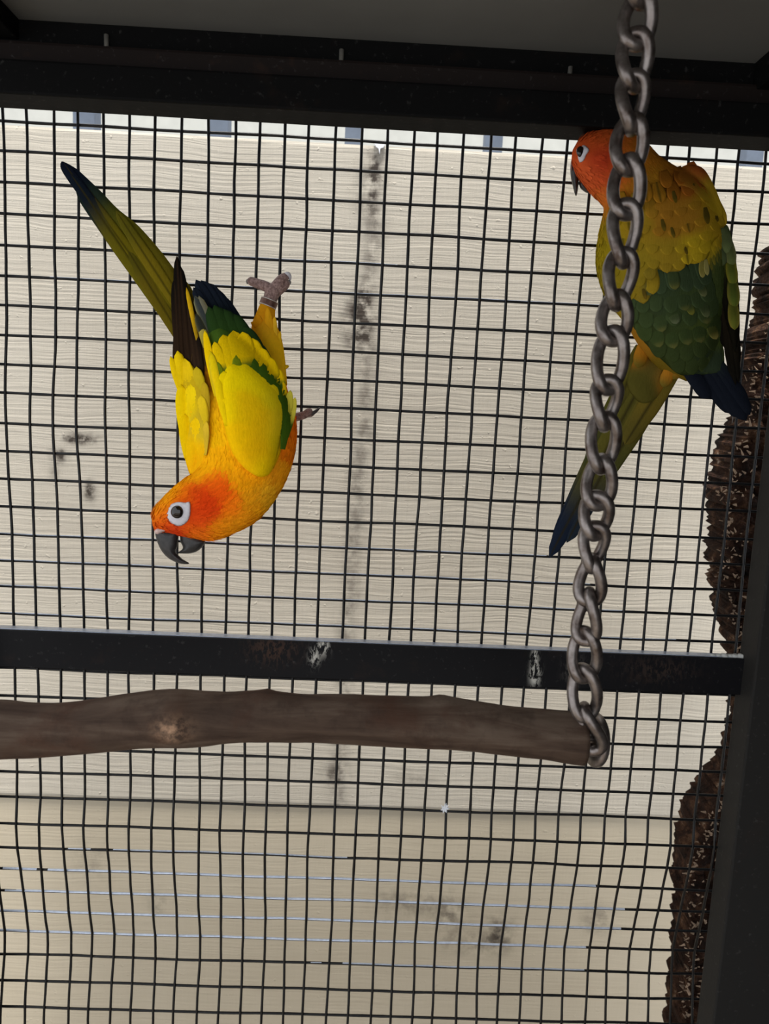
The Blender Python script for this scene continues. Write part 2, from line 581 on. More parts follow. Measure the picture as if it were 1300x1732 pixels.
def mesh_dy(zrel):
    for i in range(len(row_z) - 1):
        if row_z[i] >= zrel >= row_z[i + 1]:
            t = (row_z[i] - zrel) / (row_z[i] - row_z[i + 1])
            return row_dy[i] * (1 - t) + row_dy[i + 1] * t
    return 0.0 if zrel > 0 else row_dy[-1]


top_x = [-82, -39, 4, 46, 90, 131, 176, 218, 262, 307, 353, 397, 439, 481, 522, 567, 613, 655, 699.5, 740, 784, 827.5, 871, 914, 957.5, 1000, 1042, 1085, 1127, 1165, 1209, 1250, 1292, 1333]
bot_x = [-37, 0, 39, 74, 112, 148, 185, 219, 256, 292, 332, 368, 405, 441, 477, 512, 552, 588, 627, 660.6, 696.6, 733, 771, 807, 842.5, 879, 917, 952, 993, 1026, 1063, 1100, 1137, 1174]
WR = 0.00104
# rows with sky light painted on their tops: (how far round, from x, to x)
LIT_ROWS = {4: (.75, -.2, .02), 5: (.75, -.22, .2), 4.5: None, 13: (.82, -.3, -.16), 14: (.7, -.3, .14), 15: (.7, -.3, .17), 16: (.6, -.3, .2), 17: (.6, -.3, .24), 26: (.7, -.2, 0), 27: (.2, -.26, .2), 28: (-.2, -.3, .22), 29: (-.3, -.3, .22), 30: (-.2, -.3, .2), 31: (.6, 0, .2)}
wrng = random.Random(3)


def wobble(seed, s, amp):
    return amp * (mnoise.noise(Vector((s * 11.0, seed * 3.7, 0.3))) + 0.5 * mnoise.noise(Vector((s * 34.0, seed * 5.1, 7.3))))


for j, (xt, xb) in enumerate(zip(top_x, bot_x)):
    a = at(xt, 240 + 0.058 * (xt - 656), D); b = at(xb, 1715, D)
    k = (b.x - a.x) / (b.z - a.z)
    path, rad = [], []
    zz = CAM.z + row_z[0] - 0.002
    zend = CAM.z + row_z[-1] - 0.006
    n = 84
    for i in range(n + 1):
        z = zz + (zend - zz) * i / n
        x = a.x + k * (z - a.z) + wobble(j, z, 0.0013)
        if xt < 140:
            x -= 0.003 * math.exp(-((z - at(60, 700, D).z) / 0.05) ** 2)
        path.append(Vector((x, D + mesh_dy(z - CAM.z) + wobble(j + 50, z, 0.0007), z)))
        rad.append(WR * (1 + 0.16 * mnoise.noise(Vector((z * 160, j, 2)))))
    v, f = tube_geo(path, rad, 8)
    mesh_obj('wire', v, f, M_WIRE, cage, CO)
for i, (z, dy) in enumerate(zip(row_z, row_dy)):
    path, rad = [], []
    n = 72
    x0, x1 = XL - 0.03, XR + 0.03
    for q in range(n + 1):
        x = x0 + (x1 - x0) * q / n
        path.append(Vector((x, D + dy + WR * 1.1 + wobble(i + 90, x, 0.0007), CAM.z + z + wobble(i + 20, x, 0.0007))))
        rad.append(WR * (1 + 0.16 * mnoise.noise(Vector((x * 160, i, 9)))))
    v, f = tube_geo(path, rad, 10)
    wo = mesh_obj('wire', v, f, M_WIRE, cage, CO)
    lim = LIT_ROWS.get(i - 1)
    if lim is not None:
        wo.data.materials.append(M_HIGHLIGHT)  # upper faces get the pale colour as a painted highlight
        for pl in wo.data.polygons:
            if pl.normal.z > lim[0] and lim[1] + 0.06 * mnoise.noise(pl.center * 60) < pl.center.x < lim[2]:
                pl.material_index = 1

# ------------------------------------------------------------------ crumbling column behind the mesh, right
YC = D + 0.035
edge = [(1322, 470), (1310, 540), (1294, 582), (1277, 650), (1259, 733), (1236, 796), (1229, 874), (1232, 929), (1232, 995), (1246, 1036), (1250, 1095), (1272, 1140),
        (1278, 1200), (1272, 1275), (1246, 1315), (1228, 1352), (1192, 1390), (1180, 1430), (1174, 1470), (1170, 1550), (1166, 1650), (1158, 1732)]
ez = [(at(x, y, YC).z, at(x, y, YC).x) for x, y in edge]


def edge_x(z):
    if z >= ez[0][0]: return ez[0][1]
    for (za, xa), (zb_, xb_) in zip(ez, ez[1:]):
        if za >= z >= zb_:
            t = (za - z) / (za - zb_)
            return xa + (xb_ - xa) * t
    return ez[-1][1]


zs = []
z = ez[0][0] + 0.03
while z > ez[-1][0] - 0.06:
    zs.append(z); z -= 0.0018
while z > 0.02:
    zs.append(z); z -= 0.03
zs.append(0.0)
cv, cf = [], []
NU = 26
for i, z in enumerate(zs):
    rag = 0.004 * mnoise.noise(Vector((z * 60, 1.3, 0))) + 0.005 * mnoise.noise(Vector((z * 210, 4.3, 0))) + 0.005 * mnoise.noise(Vector((z * 420, 8.3, 0)))
    ex = edge_x(z) + rag
    for q in range(NU):
        t = q / (NU - 1)
        if t < 0.3:   # side going back
            s = t / 0.3
            x = ex + 0.006 * (1 - s) ** 2
            y = YC + 0.055 * (1 - s)
        else:
            s = (t - 0.3) / 0.7
            x = ex + (0.34 - ex) * s
            y = YC
        d = mnoise.noise(Vector((x * 90, z * 90, 3))) * 0.007 + mnoise.noise(Vector((x * 260, z * 200, 5))) * 0.004
        cv.append(Vector((x + (d * 0.6 if t < .35 else 0), y + d, z)))
for i in range(len(zs) - 1):
    for q in range(NU - 1):
        a = i * NU + q
        cf.append((a, a + 1, a + NU + 1, a + NU))
column = mesh_obj('crumbling_column', cv, cf, M_CRUMB, None, (0.30, YC, 0), smooth=False)
column.data.materials[0] = M_CRUMB
md = column.modifiers.new('thick', 'SOLIDIFY'); md.thickness = 0.004; md.offset = 1
tag(column, 'crumbling rust brown column with ragged edge behind the mesh beside the corner post', 'column')
# shards and fibres along its edge
fv, ff = [], []
rg = random.Random(11)
for i in range(760):
    z = ez[0][0] - rg.random() ** 0.9 * (ez[0][0] - ez[-1][0] + 0.02)
    depth = rg.random()
    x = edge_x(z) + 0.007 * mnoise.noise(Vector((z * 60, 1.3, 0))) + (rg.random() ** 2.6) * 0.03 - 0.002
    y = YC - 0.004 + rg.uniform(-0.006, 0.012)
    L = rg.uniform(0.001, 0.005); Wd = rg.uniform(0.0004, 0.0014)
    ang = rg.gauss(0.2, 0.7)
    d = Vector((-math.cos(ang), rg.uniform(-.5, .3), math.sin(ang))).normalized()
    s = d.cross(Vector((0, 1, 0))).normalized() * Wd
    t = Vector((0, -1, 0)) * Wd * 0.6
    c = Vector((x, y, z)); b0 = len(fv)
    tip = c + d * L + Vector((0, 0, rg.uniform(-.3, .5) * L))
    fv += [c - s, c + s, c + t, c - t, tip - s * .3, tip + s * .3, tip + t * .5]
    ff += [(b0, b0 + 2, b0 + 6, b0 + 4), (b0 + 2, b0 + 1, b0 + 5, b0 + 6), (b0 + 1, b0 + 3, b0 + 5), (b0 + 3, b0, b0 + 4), (b0 + 3, b0 + 4, b0 + 5), (b0 + 4, b0 + 6, b0 + 5)]
M_FLAKE = plain('pale_flake', srgb(150, 128, 108), 0.9, 90, 0.5)
sh = mesh_obj('flakes', fv, ff, M_FLAKE, column, (0.30, YC, 0), smooth=False)
tag(sh, kind='stuff')

# ------------------------------------------------------------------ perch and chain
Yp = 0.43
pp = [(-160, 1188, 1288), (-60, 1186, 1285), (0, 1187, 1281), (60, 1190, 1278), (120, 1188, 1274), (180, 1180, 1269), (235, 1172, 1264), (290, 1168, 1263), (340, 1172, 1261), (390, 1173, 1255),
      (450, 1170, 1252), (520, 1175, 1253), (600, 1176, 1256), (700, 1180, 1262), (750, 1179, 1265), (800, 1186, 1268), (850, 1194, 1273), (900, 1200, 1280), (950, 1205, 1287), (985, 1207, 1291)]
pv = catmull(pp, 5)
verts, faces = [], []
SD = 28
for i, (x, ya, yb) in enumerate(pv):
    x = float(x)
    a = at(x, ya, Yp); b = at(x, yb, Yp)
    c = (a + b) / 2; r = (a - b).length / 2 * 0.985
    for k in range(SD):
        an = 2 * math.pi * k / SD
        dr = 1 + 0.05 * mnoise.noise(Vector((c.x * 28, math.cos(an) * 1.3, math.sin(an) * 1.3))) + 0.02 * mnoise.noise(Vector((c.x * 90, math.cos(an) * 3, math.sin(an) * 3)))
        q = math.exp(-((x - 305) / 20.0) ** 2) * max(0, math.cos(an - math.pi)) ** 6 * 0.10
        q += math.exp(-((x - 450) / 14.0) ** 2) * max(0, math.sin(an)) ** 8 * 0.12
        q += math.exp(-((x - 745) / 14.0) ** 2) * max(0, math.sin(an)) ** 8 * 0.06
        verts.append(c + Vector((0, math.cos(an), math.sin(an))) * r * (dr + q))
nr = len(pv)
for i in range(nr - 1):
    for k in range(SD):
        k2 = (k + 1) % SD
        faces.append((i * SD + k, i * SD + k2, (i + 1) * SD + k2, (i + 1) * SD + k))
faces.append(tuple(range(SD - 1, -1, -1)))
faces.append(tuple((nr - 1) * SD + k for k in range(SD)))
p_or = at(500, 1255, Yp)
perch = empty('perch_swing', p_or)
tag(perch, 'brown grey natural branch perch hanging from the chain', 'perch')
br = fix_normals(mesh_obj('branch', verts, faces, M_WOOD, perch, p_or))
# washer and eye at the end of the branch
wc = at(1006, 1251, Yp)
ax = (at(985, 1249, Yp) - at(850, 1234, Yp)).normalized()
ax = (ax + Vector((0, 0.14, 0))).normalized()      # the washer sits a little askew
e1 = ax.cross(Vector((0, 0, 1))).normalized(); e2 = ax.cross(e1)
wv, wf = [], []
prof = [(0.003, -0.0022), (0.0150, -0.0022), (0.0158, -0.0012), (0.0158, 0.0012), (0.0150, 0.0022), (0.003, 0.0022)]
SW = 40
for k in range(SW):
    an = 2 * math.pi * k / SW
    for r, h in prof:
        wv.append(wc + ax * h + (e1 * math.cos(an) + e2 * math.sin(an)) * r)
npf = len(prof)
for k in range(SW):
    k2 = (k + 1) % SW
    for q in range(npf):
        q2 = (q + 1) % npf
        wf.append((k * npf + q, k * npf + q2, k2 * npf + q2, k2 * npf + q))
fix_normals(mesh_obj('washer', wv, wf, M_CHAIN, perch, p_or))
# threaded bolt through the washer into the branch
v, f = tube_geo([at(965, 1247, Yp), wc, wc + ax * 0.006], [0.003, 0.003, 0.0028], 12)
mesh_obj('bolt', v, f, M_CHAIN, perch, p_or)

pins = [(1085, -75), (1081, -5), (1075, 66), (1071, 137), (1067, 210), (1061, 279), (1058, 354), (1053, 436), (1042, 508), (1036, 568), (1027, 651), (1022, 713), (1017, 785), (1010, 847), (1006, 898), (1001, 953), (996, 1010), (990, 1076), (987, 1139), (990, 1205), (1004, 1262)]
YCH = 0.412
ch_or = at(1078, -40, YCH)
chain = empty('hanging_chain', ch_or)
tag(chain, 'twisted link steel chain hanging from the roof to the branch end', 'chain')


def link_geo(pa, pb, tw0, halfw, wire):
    axis = (pa - pb); L = axis.length; t = axis.normalized()
    s = Vector((0, 1, 0)); s = (s - t * s.dot(t)).normalized()
    u = t.cross(s)
    c = (pa + pb) / 2
    hl = L / 2 + wire * 0.9
    path = []
    n = 44
    for i in range(n):
        an = 2 * math.pi * i / n
        ca, sa = math.cos(an), math.sin(an)
        a_ = math.copysign(abs(ca) ** 0.85, ca) * hl
        b_ = math.copysign(abs(sa) ** 0.8, sa) * (halfw - wire)
        th = tw0 + math.radians(42) * (a_ / hl)
        path.append(c + t * a_ + (u * math.cos(th) + s * math.sin(th)) * b_)
    verts, faces = [], []
    sides = 12
    for i in range(n):
        tt = (path[(i + 1) % n] - path[i - 1]).normalized()
        rel = path[i] - c
        e1 = rel - tt * rel.dot(tt)
        e1 = e1.normalized()
        e2 = tt.cross(e1)
        for k in range(sides):
            an = 2 * math.pi * k / sides
            verts.append(path[i] + (e1 * math.cos(an) + e2 * math.sin(an)) * wire)
    for i in range(n):
        i2 = (i + 1) % n
        for k in range(sides):
            k2 = (k + 1) % sides
            faces.append((i * sides + k, i2 * sides + k, i2 * sides + k2, i * sides + k2))
    return verts, faces


for i in range(len(pins) - 1):
    (xa, ya), (xb, yb) = pins[i], pins[i + 1]
    f_ = i / (len(pins) - 2)
    Ya = YCH + (Yp - 0.012 - YCH) * f_
    a = at(xa, ya, Ya); b = at(xb, yb, Ya)
    tw = math.radians(28 * math.sin(i * 1.7) + (40 if i > 14 else 0))
    v, f = link_geo(a, b, tw, 31.5 * Ya / F_PX, 10.2 * Ya / F_PX)
    fix_normals(mesh_obj('link', v, f, M_CHAIN, chain, ch_or))
# hook into the roof
hp = at(1088, -110, YCH)
v, f = tube_geo([at(1085, -75, YCH), hp, Vector((hp.x, hp.y, Zc + 0.002))], [0.003] * 3, 10)
mesh_obj('hook', v, f, M_CHAIN, chain, ch_or)

# ------------------------------------------------------------------ birds: shared tools in picture-scaled space (x, y, w = towards the viewer from the mesh)
GAIN = 1.0


def gain(c):
    g = min(GAIN, 0.93 / max(c))
    return tuple(x * g for x in c)


def colour_field(ctrl, s=22.0):
    pts = np.array([(c[0], c[1]) for c in ctrl], float)
    cl = np.array([gain(srgb(*c[2])) for c in ctrl])

    def fn(x, y):
        d2 = ((pts - (x, y)) ** 2).sum(1)
        wgt = np.exp(-(d2 - d2.min()) / (2 * s * s))
        return tuple((cl * wgt[:, None]).sum(0) / wgt.sum())
    return fn


def loft(rings, sub=6, sides=40):
    """rings: (x0,y0,x1,y1,wc,rd) -> px verts, faces, per-vertex flow direction"""
    rr = catmull(rings, sub)
    verts, faces = [], []
    for r in rr:
        a = np.array(r[:2]); b = np.array(r[2:4])
        c = (a + b) / 2; h = (b - a) / 2
        for k in range(sides):
            an = 2 * math.pi * k / sides
            q = c + h * math.cos(an)
            verts.append((q[0], q[1], r[4] + r[5] * math.sin(an)))
    n = len(rr)
    for i in range(n - 1):
        for k in range(sides):
            k2 = (k + 1) % sides
            faces.append((i * sides + k, i * sides + k2, (i + 1) * sides + k2, (i + 1) * sides + k))
    faces.append(tuple(range(sides)))
    faces.append(tuple((n - 1) * sides + k for k in range(sides - 1, -1, -1)))
    cent = [((r[0] + r[2]) / 2, (r[1] + r[3]) / 2) for r in rr]
    return verts, faces, cent


class Surf:
    """smoothed height of a body as seen from its back"""
    def __init__(self, verts, faces, x0, x1, y0, y1, floor_w=40, step=5, blur=4):
        bvh = BVHTree.FromPolygons([Vector(v) for v in verts], faces)
        self.x0, self.y0, self.s = x0, y0, step
        nx = int((x1 - x0) / step) + 1; ny = int((y1 - y0) / step) + 1
        H = np.full((ny, nx), np.nan)
        for j in range(ny):
            for i in range(nx):
                hit = bvh.ray_cast(Vector((x0 + i * step, y0 + j * step, 600)), Vector((0, 0, -1)))
                if hit[0] is not None:
                    H[j, i] = hit[0].z
        H = np.where(np.isnan(H), floor_w, np.maximum(H, floor_w))
        for _ in range(blur):
            Q = np.pad(H, 1, mode='edge')
            H = np.maximum(H * 0.0, (Q[1:-1, 1:-1] * 2 + Q[:-2, 1:-1] + Q[2:, 1:-1] + Q[1:-1, :-2] + Q[1:-1, 2:]) / 6)
        self.H = H; self.bvh = bvh

    def __call__(self, x, y):
        ny, nx = self.H.shape
        fx = min(max((x - self.x0) / self.s, 0), nx - 1.001); fy = min(max((y - self.y0) / self.s, 0), ny - 1.001)
        i, j = int(fx), int(fy); a, b = fx - i, fy - j
        H = self.H
        return float((H[j, i] * (1 - a) + H[j, i + 1] * a) * (1 - b) + (H[j + 1, i] * (1 - a) + H[j + 1, i + 1] * a) * b)


def resample(outline, stp, smooth=True):
    pts = [np.array(p, float) for p in outline]
    if smooth:
        n = len(pts); out = []
        for i in range(n):
            p0, p1, p2, p3 = pts[i - 1], pts[i], pts[(i + 1) % n], pts[(i + 2) % n]
            m = max(2, int(np.linalg.norm(p2 - p1) / stp))
            for k in range(m):
                t = k / m
                out.append(0.5 * (2 * p1 + (p2 - p0) * t + (2 * p0 - 5 * p1 + 4 * p2 - p3) * t * t + (3 * p1 - p0 - 3 * p2 + p3) * t ** 3))
        return out
    out = []
    n = len(pts)
    for i in range(n):
        p1, p2 = pts[i], pts[(i + 1) % n]
        m = max(1, int(np.linalg.norm(p2 - p1) / stp))
        for k in range(m):
            out.append(p1 + (p2 - p1) * k / m)
    return out


def fill(outline, stp):
    """triangulate an outline with inner points; returns points, faces, distance to rim, rim count"""
    o = np.array(outline)
    n = len(o)
    x0, y0 = o.min(0); x1, y1 = o.max(0)
    a = o; b = np.roll(o, -1, 0)

    def dist(p):
        ab = b - a
        t = np.clip(((p - a) * ab).sum(1) / np.maximum((ab ** 2).sum(1), 1e-9), 0, 1)
        return np.sqrt((((a + ab * t[:, None]) - p) ** 2).sum(1)).min()

    def inside(p):
        c = ((a[:, 1] > p[1]) != (b[:, 1] > p[1]))
        with np.errstate(divide='ignore', invalid='ignore'):
            xi = (b[:, 0] - a[:, 0]) * (p[1] - a[:, 1]) / (b[:, 1] - a[:, 1]) + a[:, 0]
        return (np.sum(c & (p[0] < xi)) % 2) == 1
    pts = [Vector(p) for p in outline]
    y = y0; odd = 0
    while y <= y1:
        x = x0 + (stp / 2 if odd else 0)
        while x <= x1:
            p = np.array((x, y))
            if inside(p) and dist(p) > stp * 0.45:
                pts.append(Vector((x, y)))
            x += stp
        y += stp * 0.87; odd ^= 1
    vo, eo, fo, *_ = geometry.delaunay_2d_cdt(pts, [], [list(range(n))], 1, 1e-4)
    P2 = [np.array((v.x, v.y)) for v in vo]
    D2 = [dist(p) for p in P2]
    return P2, [tuple(f) for f in fo], D2


def solid(outline, stp, wfun, front, back, dm=None, smooth=True, power=0.5):
    """solid with depth: front(x,y,profile) / back added to wfun; rim shared"""
    ol = resample(outline, stp, smooth)
    P2, F, D2 = fill(ol, stp)
    mx = max(D2) if max(D2) > 0 else 1
    dm = dm or mx
    verts, faces = [], []
    idxb = {}
    for i, p in enumerate(P2):
        q = min(D2[i] / dm, 1.0)
        prof = (1 - (1 - q) ** 2) ** power
        verts.append((p[0], p[1], wfun(p[0], p[1]) + front * prof))
    nb = len(P2)
    for i, p in enumerate(P2):
        if D2[i] < 1e-3:
            idxb[i] = i
        else:
            q = min(D2[i] / dm, 1.0)
            prof = (1 - (1 - q) ** 2) ** power
            idxb[i] = len(verts)
            verts.append((p[0], p[1], wfun(p[0], p[1]) - back * prof))
    for f in F:
        faces.append(f)
        g = tuple(idxb[i] for i in reversed(f))
        if set(g) != set(f):
            faces.append(g)
    return verts, faces


def px_obj(name, verts, faces, mat, parent, org, colfn=None, smooth=True, fix=True):
    cols = [colfn(v[0], v[1]) for v in verts] if colfn else None
    o = mesh_obj(name, [P(*v) for v in verts], faces, mat, parent, org, cols, smooth)
    return fix_normals(o) if fix else o


def feather_geo(b, t, width, wfun, lift0=0.0, lift1=3.0, tipr=0.35, bend=0.0, camber=0.16, nl=12, nw=7, thick=1.2, shape=None):
    b = np.array(b, float); t = np.array(t, float)
    d = t - b; L = np.linalg.norm(d); d /= L
    s = np.array((-d[1], d[0]))
    verts, uv = [], []
    for i in range(nl + 1):
        u = i / nl
        if shape: pr = shape(u)
        else:
            body = 0.55 + 0.45 * math.sin(min(u / 0.65, 1) * math.pi / 2)
            e = max(0.0, (u - (1 - tipr)) / tipr)
            pr = body * math.sqrt(max(1 - e * e, 0.0004))
        c = b + d * L * u + s * bend * L * math.sin(u * math.pi)
        for k in range(nw):
            v = -1 + 2 * k / (nw - 1)
            q = c + s * v * pr * width / 2
            w = wfun(q[0], q[1], u) + lift0 + (lift1 - lift0) * u + camber * width * pr * (1 - v * v)
            verts.append((q[0], q[1], w)); uv.append((u, v))
    n = len(verts)
    faces = []
    for i in range(nl):
        for k in range(nw - 1):
            a = i * nw + k
            faces.append((a, a + 1, a + nw + 1, a + nw))
    bot = [(v[0], v[1], v[2] - thick) for v in verts]
    faces2 = [tuple(reversed([q + n for q in f])) for f in faces]
    rim = []
    ring = [k for k in range(nw)] + [i * nw + nw - 1 for i in range(1, nl + 1)] + [nl * nw + k for k in range(nw - 2, -1, -1)] + [i * nw for i in range(nl - 1, 0, -1)]
    for q in range(len(ring)):
        a, c = ring[q], ring[(q + 1) % len(ring)]
        rim.append((c, a, a + n, c + n))
    return verts + bot, faces + faces2 + rim, uv + uv


def lerp3(a, b, t):
    return tuple(a[i] + (b[i] - a[i]) * t for i in range(3))


def sstep(a, b, x):
    t = min(max((x - a) / (b - a), 0), 1)
    return t * t * (3 - 2 * t)


frng = random.Random(5)


def feather(parent, org, b, t, width, wfun, base, tip=None, edge=None, t0=0.55, t1=0.8, shaft=None, mat=None, name='feather', jit=0.06, **kw):
    verts, faces, uv = feather_geo(b, t, width, wfun, **kw)
    base = srgb(*base); tip_c = srgb(*tip) if tip else base
    edge_c = srgb(*edge) if edge else None
    sh = srgb(*shaft) if shaft else None
    j = 1 + frng.uniform(-jit, jit)
    cols = []
    for (u, v) in uv:
        c = lerp3(base, tip_c, sstep(t0, t1, u))
        if edge_c: c = lerp3(c, edge_c, sstep(0.55, 0.95, abs(v)) * sstep(0.15, 0.4, u))
        if sh and abs(v) < 0.12: c = lerp3(c, sh, 0.8)
        cols.append(tuple(min(0.95, x * j) for x in gain(c)))
    return mesh_obj(name, [P(*v) for v in verts], faces, mat or M_FEATHER, parent, org, cols)


def px_tube(pts, sub=5, sides=12):
    rr = catmull(pts, sub)
    return [P(r[0], r[1], r[2]) for r in rr], [float(max(r[3], 0.15) * K) for r in rr]


def tube_part(name, pts, mat, parent, org, sides=12, colfn=None, sub=5):
    path, rad = px_tube(pts, sub)
    v, f = tube_geo(path, rad, sides)
    cols = None
    if colfn:
        rr = catmull(pts, sub)
        cols = []
        for r in rr: cols += [colfn(r[0], r[1])] * sides
    return fix_normals(mesh_obj(name, v, f, mat, parent, org, cols))


def plumage(name, verts, faces, cent, colfn, parent, org, count, seed, size, accept, lift=0.5):
    """small overlapping contour feathers on a body"""
    rg = random.Random(seed)
    V = [Vector(v) for v in verts]
    quads = [f for f in faces if len(f) == 4]
    area = []
    tot = 0
    for f in quads:
        a = (V[f[2]] - V[f[0]]).cross(V[f[3]] - V[f[1]]).length / 2
        tot += a; area.append(tot)
    area = np.array(area)
    ov, of, oc = [], [], []
    tries = 0; made = 0
    while made < count and tries < count * 6:
        tries += 1
        k = int(np.searchsorted(area, rg.random() * tot))
        f = quads[min(k, len(quads) - 1)]
        a, b = rg.random(), rg.random()
        p = (V[f[0]] * (1 - a) + V[f[1]] * a) * (1 - b) + (V[f[3]] * (1 - a) + V[f[2]] * a) * b
        if not accept(p): continue
        flow = ((V[f[3]] - V[f[0]]) + (V[f[2]] - V[f[1]])).normalized()
        nrm = (V[f[1]] - V[f[0]]).cross(V[f[3]] - V[f[0]])
        if nrm.length < 1e-6: continue
        nrm.normalize()
        ci = min(range(0, len(cent), 2), key=lambda q: (cent[q][0] - p.x) ** 2 + (cent[q][1] - p.y) ** 2)
        out = Vector((p.x - cent[ci][0], p.y - cent[ci][1], 0)) + Vector((0, 0, p.z - 70))
        if nrm.dot(out) < 0: nrm = -nrm
        side = nrm.cross(flow).normalized()
        flow = (flow + side * rg.gauss(0, 0.18)).normalized()
        side = nrm.cross(flow).normalized()
        L = size * rg.uniform(0.75, 1.3); Wd = L * rg.uniform(0.12, 0.2)
        b0 = len(ov)
        j = rg.uniform(0.9, 1.1)
        c = tuple(min(1, x * j) for x in colfn(p.x, p.y))
        c2 = tuple(x * 1.08 for x in c)
        p = p + nrm * 0.3
        for (u, v, h) in ((0, 0, 0.0), (.45, -1, .3), (.45, 0, .75), (.45, 1, .3), (.8, -.75, .6), (.8, 0, 1.0), (.8, .75, .6), (1, 0, .9)):
            q = p + flow * (L * u) + side * (Wd * v) + nrm * (h * lift * L * 0.22)
            ov.append(q); oc.append(c2 if u > .6 else c)
        of += [(b0, b0 + 1, b0 + 2), (b0, b0 + 2, b0 + 3), (b0 + 1, b0 + 4, b0 + 5, b0 + 2), (b0 + 2, b0 + 5, b0 + 6, b0 + 3), (b0 + 4, b0 + 7, b0 + 5), (b0 + 5, b0 + 7, b0 + 6)]
        made += 1
    o = mesh_obj(name, [P(v.x, v.y, v.z) for v in ov], of, M_FEATHER, parent, org, oc)
    tag(o, kind='stuff')
    return o


def eye_parts(parent, org, S, ring_outline, ring_ctr, eye, er, lift=1.5):
    vr, fr = solid(ring_outline, 2.5, lambda x, y: S(x, y) + lift, 2.5, 3.0, dm=7)
    ringo = px_obj('eye_ring', vr, fr, M_EYERING, parent, org)
    tag(ringo, 'bare white skin ring round the eye')
    verts, faces = [], []
    ex, ey, rx, ry = eye[0], eye[1], er[0], er[1]
    w0 = S(ex, ey) + lift + 2.6
    nr, ns = 8, 24
    for i in range(nr + 1):
        ph = i / nr * math.pi / 2
        for k in range(ns):
            an = 2 * math.pi * k / ns
            verts.append((ex + rx * math.cos(ph) * math.cos(an), ey + ry * math.cos(ph) * math.sin(an), w0 + math.sin(ph) * rx * 0.62))
    for i in range(nr):
        for k in range(ns):
            k2 = (k + 1) % ns
            faces.append((i * ns + k, i * ns + k2, (i + 1) * ns + k2, (i + 1) * ns + k))
    px_obj('eye', verts, faces, M_EYE, parent, org)


# ------------------------------------------------------------------ bird A: head down on the mesh
GAIN = 1.36
ORG_A = P(455, 500, 0)
A = empty('parrot', ORG_A)
tag(A, 'bright yellow and orange parrot climbing head down on the wire mesh', 'parrot', 'parrots in the cage')
ringsA = [(257, 881, 258, 889, 66, 5), (256, 872, 265, 899, 67, 17), (264, 855, 288, 903, 70, 27), (285, 832, 322, 910, 72, 35), (308, 812, 358, 914, 72, 40), (328, 798, 398, 901, 72, 45), (338, 780, 438, 877, 71, 52),
          (334, 745, 475, 829, 70, 58), (322, 705, 497, 772, 68, 62), (316, 660, 500, 712, 66, 60), (318, 620, 480, 648, 62, 55), (325, 580, 446, 598, 56, 46), (334, 548, 408, 558, 50, 34), (342, 520, 395, 526, 46, 20), (350, 505, 375, 508, 44, 8)]
bvA, bfA, centA = loft(ringsA)
ctrlA = [(258, 890, (190, 66, 20)), (257, 872, (206, 120, 18)), (266, 852, (216, 142, 14)), (286, 831, (224, 152, 14)), (318, 805, (226, 152, 14)), (348, 790, (226, 158, 12)), (285, 893, (190, 56, 22)), (330, 886, (196, 62, 18)), (345, 850, (184, 50, 12)), (345, 868, (188, 54, 14)), (372, 838, (200, 72, 12)), (360, 820, (204, 84, 14)),
         (322, 836, (190, 60, 14)), (300, 845, (196, 78, 14)), (276, 872, (194, 78, 18)), (388, 862, (222, 108, 16)), (360, 900, (222, 124, 18)), (330, 906, (212, 106, 22)), (400, 886, (238, 150, 22)), (372, 908, (234, 146, 20)), (420, 856, (244, 160, 22)), (450, 846, (248, 178, 34)), (470, 812, (250, 162, 26)), (496, 772, (240, 124, 18)), (502, 735, (234, 112, 18)),
         (402, 818, (240, 158, 14)), (425, 815, (246, 160, 16)), (380, 790, (232, 160, 12)), (365, 740, (224, 168, 12)), (360, 690, (214, 158, 14)), (354, 655, (150, 92, 16)), (400, 700, (220, 172, 12)), (400, 600, (190, 150, 12)), (380, 540, (120, 92, 16)), (450, 600, (214, 150, 20)), (330, 600, (60, 44, 24))]
cfA = colour_field(ctrlA, 11.0)
SA = Surf(bvA, bfA, 240, 520, 430, 960, floor_w=48)
bodyA = px_obj('body', bvA, bfA, M_FEATHER, A, ORG_A, cfA)
plumage('contour_feathers', bvA, bfA, centA, cfA, A, ORG_A, 5200, 4, 13, lambda p: p.z > 40 and (p.y > 640) and (p.x - 301) ** 2 + (p.y - 869) ** 2 > 520, 0.2)
eye_parts(A, ORG_A, SA, [(284, 860), (291, 852), (302, 849), (313, 850), (321, 849), (322, 860), (321, 873), (315, 884), (304, 890), (293, 887), (285, 880), (282, 870)], (301, 869), (299.5, 866), (11, 11))
# beak
ub = [(262, 897), (270, 893), (284, 894), (298, 897), (302, 903), (301, 915), (300, 925), (297, 932), (300, 937), (308, 945), (320, 953), (308, 954), (295, 950), (282, 942), (272, 930), (265, 914)]
v, f = solid(ub, 2.2, lambda x, y: 70, 13, 13)
o = px_obj('upper_beak', v, f, M_BEAK, A, ORG_A); tag(o, 'dark grey hooked upper beak')
lb = [(306, 901), (318, 901), (332, 906), (347, 916), (343, 924), (334, 932), (322, 936), (308, 936), (300, 935), (307, 930), (309, 925), (305, 915)]
v, f = solid(lb, 2.2, lambda x, y: 70, 11, 11)
o = px_obj('lower_beak', v, f, M_BEAK, A, ORG_A); tag(o, 'dark grey lower beak')
v, f = solid([(261, 899), (264, 893), (274, 891), (290, 894), (300, 898), (298, 902), (282, 900), (270, 904), (264, 904)], 2, lambda x, y: 70, 16, 16, dm=5)
o = px_obj('cere', v, f, M_CERE, A, ORG_A); tag(o, 'pale skin at the beak base')

# tail
def wlin(w0, w1):
    return lambda x, y, u=0: w0 + (w1 - w0) * u


